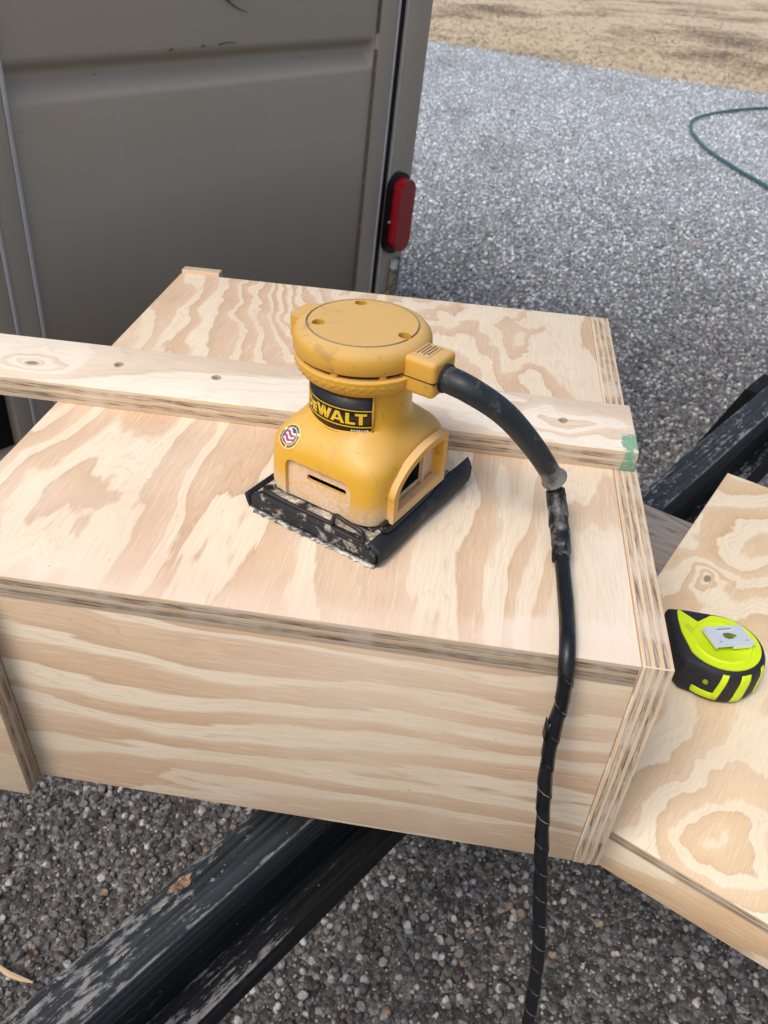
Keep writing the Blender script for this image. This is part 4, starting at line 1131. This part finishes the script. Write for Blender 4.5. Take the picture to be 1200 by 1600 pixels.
def cord_r(t, a, s):
    if s < 0.150: return 0.0048
    return 0.0041 + 0.0007 * seamphase(a, s) + 0.0002 * math.sin(s * 140)
k = Mat('cord_black', 0.30, 0, 0.45); n1 = k.noise(k.coord(), 420.0, 4, 0.6); n2 = k.noise(k.coord(), 90.0, 3)
hs_, hc_, hn_ = k.sep(k.attr('helix', out='Vector'))
ph = k.m('FRACT', hs_ / PITCH + k.m('ARCTAN2', hn_, hc_) / (2 * math.pi) + 4.0)
seam = k.m('MULTIPLY', k.ss(k.m('ABSOLUTE', ph - 0.965), 0.028, 0.012), k.ss(hs_, 0.145, 0.150))
c = k.mix(n1, (0.0040, 0.0045, 0.006), (0.010, 0.0115, 0.014))
c = k.mix(seam * k.ss(n2, 0.40, 0.58, 0.0, 0.75), c, (0.30, 0.285, 0.26))
c = k.mix(k.ss(n1, 0.70, 0.75, 0, 0.5), c, (0.16, 0.15, 0.14))
k.color(c); k.rough(k.ss(n2, 0.35, 0.7, 0.26, 0.48)); k.bump(n2 * 0.6 + n1 * 0.2, 0.35, 0.0012); cord_m = k.mat
link('power_cord', tube_mesh('power_cord', pts, cord_r, 28, helix=True, smooth=80), sander, cord_m)
# electrical tape: crumpled wraps below the boot
k = Mat('tape_dusty', 0.5, 0, 0.4); n1 = k.noise(k.coord(), 120.0, 5, 0.65); n2 = k.noise(k.coord(), 700.0, 3)
c = k.mix(k.ss(n1, 0.46, 0.62), (0.006, 0.007, 0.009), (0.09, 0.087, 0.083)); c = k.mix(k.attr('mark') * 0.35, c, (0.32, 0.30, 0.28))
k.color(c); k.bump(n1 + n2 * 0.4, 0.5, 0.001); tape_m = k.mat
i0 = next(i for i in range(len(pts)) if sum((pts[j + 1] - pts[j]).length for j in range(i)) > 0.010)
seg_ = pts[i0:i0 + 24]
def tape_r(t, a, s):
    f = (s / 0.013 + a / (2 * math.pi)) % 1.0
    r = 0.0060 + 0.0007 * f + 0.0002 * math.sin(a * 3 + s * 300) + 0.0004 * max(0, math.sin(a + 1.0)) * math.sin(s * 120)
    if t > 0.93 and math.cos(a - 1.2) < 0: r -= 0.0012
    return r
link('tape_wrap', tube_mesh('tape_wrap', seg_, tape_r, 28, smooth=50, attr=lambda t, a, s: 1.0 if ((s / 0.013 + a / (2 * math.pi)) % 1.0) > 0.94 else 0.0), sander, tape_m)
def loose_flag(s0, ang, name='tape_end'):
    acc = 0
    for i in range(len(pts) - 1):
        acc += (pts[i + 1] - pts[i]).length
        if acc > s0: break
    T_ = (pts[i + 1] - pts[i - 1]).normalized(); u_ = T_.orthogonal().normalized(); u_.rotate(Matrix.Rotation(ang, 3, T_)); w_ = T_.cross(u_)
    bm = bmesh.new(); rows = []
    for a_ in range(7):
        th_ = a_ * 0.16
        rr_ = 0.0050 + 0.00018 * a_
        d_ = u_ * math.cos(th_) + w_ * math.sin(th_)
        rows.append([bm.verts.new(pts[i] + T_ * (h_ + 0.0016 * math.sin(a_)) + d_ * rr_) for h_ in (-0.006, 0, 0.007)])
    for A, B in zip(rows, rows[1:]):
        for j in range(2): bm.faces.new((A[j], A[j + 1], B[j + 1], B[j]))
    o = link(name, finish(bm, name, 60), sander, cord_m); o.modifiers.new('thick', 'SOLIDIFY').thickness = 0.0004
CAMDIR = SI.to_3x3() @ Vector((-1, -0.3, 0.2))
for s0, dx in ((0.190, 0.4),):
    acc = 0
    for i in range(len(pts) - 1):
        acc += (pts[i + 1] - pts[i]).length
        if acc > s0: break
    T_ = (pts[i + 1] - pts[i - 1]).normalized(); u_ = T_.orthogonal().normalized(); w_ = T_.cross(u_)
    loose_flag(s0, math.atan2(CAMDIR.dot(w_), CAMDIR.dot(u_)) - 0.9 + dx)

# ================================================================== tape measure
TMc = Vector((0.1140, 0.2105, G + z_top2 + 0.0004))
tape = empty('tape_measure', Matrix.Translation(TMc) @ Matrix.Scale(1.06, 4), 'neon yellow and black tape measure lying on its side on the low plywood box', 'tape measure')
neon = Mat('neon_yellow', 0.42, 0, 0.4); nn = neon.noise(neon.coord(), 120, 4); neon.color(neon.mix(neon.ss(nn, 0.6, 0.8, 0, 0.25), (0.62, 0.80, 0.008), (0.40, 0.50, 0.03))); neon = neon.mat
k = Mat('tape_rubber', 0.62, 0, 0.35); n1 = k.noise(k.coord(), 300.0, 4, 0.65)
k.color(k.mix(k.ss(n1, 0.60, 0.78, 0, 0.4), (0.016, 0.018, 0.024), (0.13, 0.125, 0.12))); k.bump(k.noise(k.coord(), 900.0, 2), 0.3, 0.0004); trub = k.mat
RT = 0.0375
def tape_outline(r, ins=0.0):
    P = []
    for i in range(27):      # round back from lower left, through the right, to the top
        a = R(-125 + 215 * i / 26); P.append((r * math.cos(a) + 0.001, r * math.sin(a)))
    P += [(-0.012, r * 1.02), (-0.024 + ins * 0.3, r * 1.05 - ins * .2), (-0.0375 + ins, r * 1.06 - ins * 0.6), (-0.0385 + ins, 0.010), (-0.0370 + ins, -0.016), (-0.0320 + ins * .8, -0.0260 + ins * .4)]
    return P
HT = 0.0355
bm = bmesh.new(); rings = []
for z, sc_, ins in ((0.0006, 0.0335, 0.004), (0.0030, 0.0360, 0.0015), (0.0080, RT, 0), (0.0255, RT, 0), (0.0305, 0.0366, 0.0008), (0.0338, 0.0350, 0.0024), (HT, 0.0325, 0.005)):
    rings.append([bm.verts.new((x, y, z)) for x, y in tape_outline(sc_, ins)])
n = len(rings[0])
for A, B in zip(rings, rings[1:]):
    for i in range(n): bm.faces.new((A[i], A[(i + 1) % n], B[(i + 1) % n], B[i]))
bm.faces.new(rings[0][::-1]); bm.faces.new(rings[-1])
case = link('rubber_case', finish(bm, 'rubber_case', 38), tape, trub)
# neon side plate: disc with a wedge running to the mouth
P = [( 0.0312 * math.cos(R(a)) + 0.0012, 0.0312 * math.sin(R(a)) - 0.0004) for a in range(-150, 106, 8)]
P += [(-0.0105, 0.0245), (-0.0155, 0.0205), (-0.0290, 0.0325), (-0.0312, 0.0310), (-0.0318, 0.0220), (-0.0310, 0.006)]
plate = prism('side_plate', P, HT - 0.002, HT + 0.0012, neon, tape, 0.0009, 2)
ringp = []
bm = bmesh.new()
for i in range(48):
    a = 2 * math.pi * i / 48
    ringp.append([bm.verts.new((0.001 + r_ * math.cos(a), r_ * math.sin(a) - 0.0005, z_)) for r_, z_ in ((0.0245, HT + 0.0010), (0.0238, HT + 0.0022), (0.0228, HT + 0.0024), (0.0215, HT + 0.0016), (0.0, HT + 0.0013))])
for i in range(48):
    A, B = ringp[i], ringp[(i + 1) % 48]
    for j in range(4): bm.faces.new((A[j], B[j], B[j + 1], A[j + 1]))
bmesh.ops.remove_doubles(bm, verts=bm.verts, dist=1e-6)
link('raised_disc', finish(bm, 'raised_disc', 50), plate, neon)
box('logo_recess', (-0.0225, 0.008, HT + 0.0013), (0.0050, 0.0170, 0.0004), plain('neon_shadow', (0.50, 0.66, 0.01), 0.5), plate, 0.0).rotation_euler = (0, 0, R(22))
prism('front_tab', [(-0.012, 0.0392), (-0.0105, 0.0345), (0.006, 0.0352), (0.0075, 0.0380), (0.004, 0.0389)], 0.004, HT - 0.005, neon, tape, 0.0008)
# neon stripes round the side wall
def stripe(a0, a1, z0, z1, skew=0.0, name='side_stripe'):
    bm = bmesh.new(); rows = []
    for i in range(9):
        t = i / 8; row = []
        for j in range(7):
            s_ = j / 6; z = z0 + (z1 - z0) * s_
            a = R(a0 + (a1 - a0) * t + skew * s_)
            r = 0.0381 if z < 0.0255 else 0.0381 - (z - 0.0255) * 0.17 - max(0, z - 0.0305) * 0.35
            if z < 0.008: r = 0.0381 - (0.008 - z) * 0.3
            row.append(bm.verts.new((r * math.cos(a) + 0.001, r * math.sin(a), z)))
        rows.append(row)
    for A, B in zip(rows, rows[1:]):
        for j in range(6): bm.faces.new((A[j], B[j], B[j + 1], A[j + 1]))
    o = link(name, finish(bm, name, 60), tape, neon); o.modifiers.new('thick', 'SOLIDIFY').thickness = 0.0012
    return o
stripe(-103, -95, 0.0050, 0.0338, 6)
stripe(-77, -63, 0.0035, 0.0335, 5)
stripe(-40, -32, 0.0035, 0.0335, 3)
stripe(-128, -100, 0.0050, 0.0125, 0, 'side_band')
sb = cyl_mesh('case_screw', 0.0022, 0, 0.0012, 14); sb.transform(Matrix.Translation((0.001 + 0.0374 * math.cos(R(-114)), 0.0374 * math.sin(R(-114)), 0.0225)) @ Vector((math.cos(R(-114)), math.sin(R(-114)), 0)).to_track_quat('Z', 'Y').to_matrix().to_4x4())
link('case_screw', sb, tape, plain('olive_screw', (0.30, 0.38, 0.02), 0.4))
# steel belt clip lying on the plate
steel = plain('zinc_steel', (0.74, 0.79, 0.83), 0.42, 0.35, 0.5, 0.06, 200)
cl = bpy.data.meshes.new('belt_clip')
clip = prism('belt_clip', [(-0.0175, -0.0120), (0.0175, -0.0120), (0.0175, 0.0120), (0.0120, 0.0120), (-0.0175, 0.0120)], -0.0004, 0.0004, steel, tape, 0.0)
hcut = prism('hcut', [(-0.0058, -0.0020), (-0.003, -0.0040), (0.002, -0.0036), (0.0062, -0.0012), (0.0062, 0.0016), (0.002, 0.0040), (-0.003, 0.0040), (-0.0058, 0.002)], -0.004, 0.004, None, None)
cut(clip, [hcut], 30)
clip.matrix_local = Matrix.Translation((0.0058, 0.0020, HT + 0.0068)) @ Matrix.Rotation(R(19), 4, 'Z') @ Matrix.Rotation(R(4), 4, 'Y') @ Matrix.Rotation(R(-3), 4, 'X')
bend = box('clip_bend', (-0.0179, 0, -0.0013), (0.0008, 0.0235, 0.0030), steel, clip, 0.0002); bend.rotation_euler = (0, R(20), 0)
bend = box('clip_bend', (0.006, -0.0116, -0.0018), (0.018, 0.0008, 0.0034), steel, clip, 0.0002)
box('clip_rib', (0.001, 0.0068, 0.0006), (0.0160, 0.0011, 0.0005), steel, clip, 0.0002)
box('clip_rib', (0.001, -0.0072, 0.0006), (0.0200, 0.0009, 0.0004), steel, clip, 0.0002)
slot_m = plain('clip_slot_dark', (0.10, 0.12, 0.13), 0.5)
box('clip_slot', (-0.001, 0.0080, 0.0006), (0.0130, 0.0006, 0.0004), slot_m, clip, 0.0)
box('clip_slot', (0.0125, -0.0065, 0.0006), (0.0012, 0.0008, 0.0004), slot_m, clip, 0.0)
box('clip_slot', (-0.0120, -0.0065, 0.0006), (0.0012, 0.0008, 0.0004), slot_m, clip, 0.0)
link('clip_boss', cyl_mesh('clip_boss', 0.0042, HT + 0.001, HT + 0.0052, 20, c=(0.0058, 0.0020)), tape, plain('boss_dark', (0.12, 0.15, 0.03), 0.5))

# ================================================================== garden hose, leaves, wood sliver
hp = [(1.60, 4.2, .012), (1.60, 4.75, .012), (1.574, 5.245, .012), (1.462, 5.673, .012), (1.357, 6.174, .013), (1.335, 6.60, .012), (1.349, 6.917, .012), (1.449, 7.327, .013), (1.764, 7.756, .012), (2.23, 8.13, .012), (3.0, 8.42, .012), (4.4, 8.5, .012)]
pts, _ = resample(catmull([(x, y, z + 0.012) for x, y, z in hp], 12), 0.03)
hose_m = plain('hose_green', (0.035, 0.13, 0.125), 0.42, var=0.25, vs=8)
hs = link('garden_hose', tube_mesh('garden_hose', pts, 0.0105, 12), None, hose_m)
tag(hs, 'dark teal garden hose curving across the far gravel', 'hose')
k = Mat('dead_leaf', 0.8); k.color(k.mix(k.noise(k.coord(), 30, 4), (0.20, 0.09, 0.04), (0.34, 0.18, 0.09))); leaf_m = k.mat
for (x, y, s_, rz, lb_) in ((-0.07, 6.99, 0.05, 0.4, 'brown dead leaf alone on the far gravel beside the trailer corner'), (1.048, 7.288, 0.04, 1.7, 'brown dead leaf on the gravel close to the hose bend'), (0.414, 6.382, 0.038, 2.6, 'small brown dead leaf midway between trailer and hose')):
    bm = bmesh.new(); rows = []
    for i in range(7):
        t = i / 6; w_ = math.sin(math.pi * min(1, t * 0.95 + 0.03)) * 0.32
        rows.append([bm.verts.new(((t - 0.5) * s_, sx_ * w_ * s_, s_ * (0.12 * abs(sx_) + 0.10 * math.sin(t * 3)))) for sx_ in (-1, 0, 1)])
    for A, B in zip(rows, rows[1:]):
        for j in range(2): bm.faces.new((A[j], B[j], B[j + 1], A[j + 1]))
    o = link('dead_leaf', finish(bm, 'dead_leaf', 60), None, leaf_m); o.location = (x, y, 0.022); o.rotation_euler = (0, 0.2, rz)
    o.modifiers.new('thick', 'SOLIDIFY').thickness = 0.0008
    tag(o, lb_, 'leaf', 'dead leaves on the gravel')
sp_pts, _ = resample(catmull([(-0.735, 0.149, 0.020), (-0.712, 0.139, 0.022), (-0.690, 0.135, 0.021), (-0.668, 0.134, 0.018)], 8), 0.003)
slv = link('wood_sliver', tube_mesh('wood_sliver', sp_pts, lambda t, a, s: 0.0008 + 0.0034 * math.sin(math.pi * min(1, t * .9 + .08)) * abs(math.cos(a)) ** 1.5 + 0.0004, 8), None, plain('sliver_wood', (0.52, 0.37, 0.22), 0.7, var=0.15))
tag(slv, 'curled pale wood sliver on the gravel beside the sawhorse', 'wood sliver')
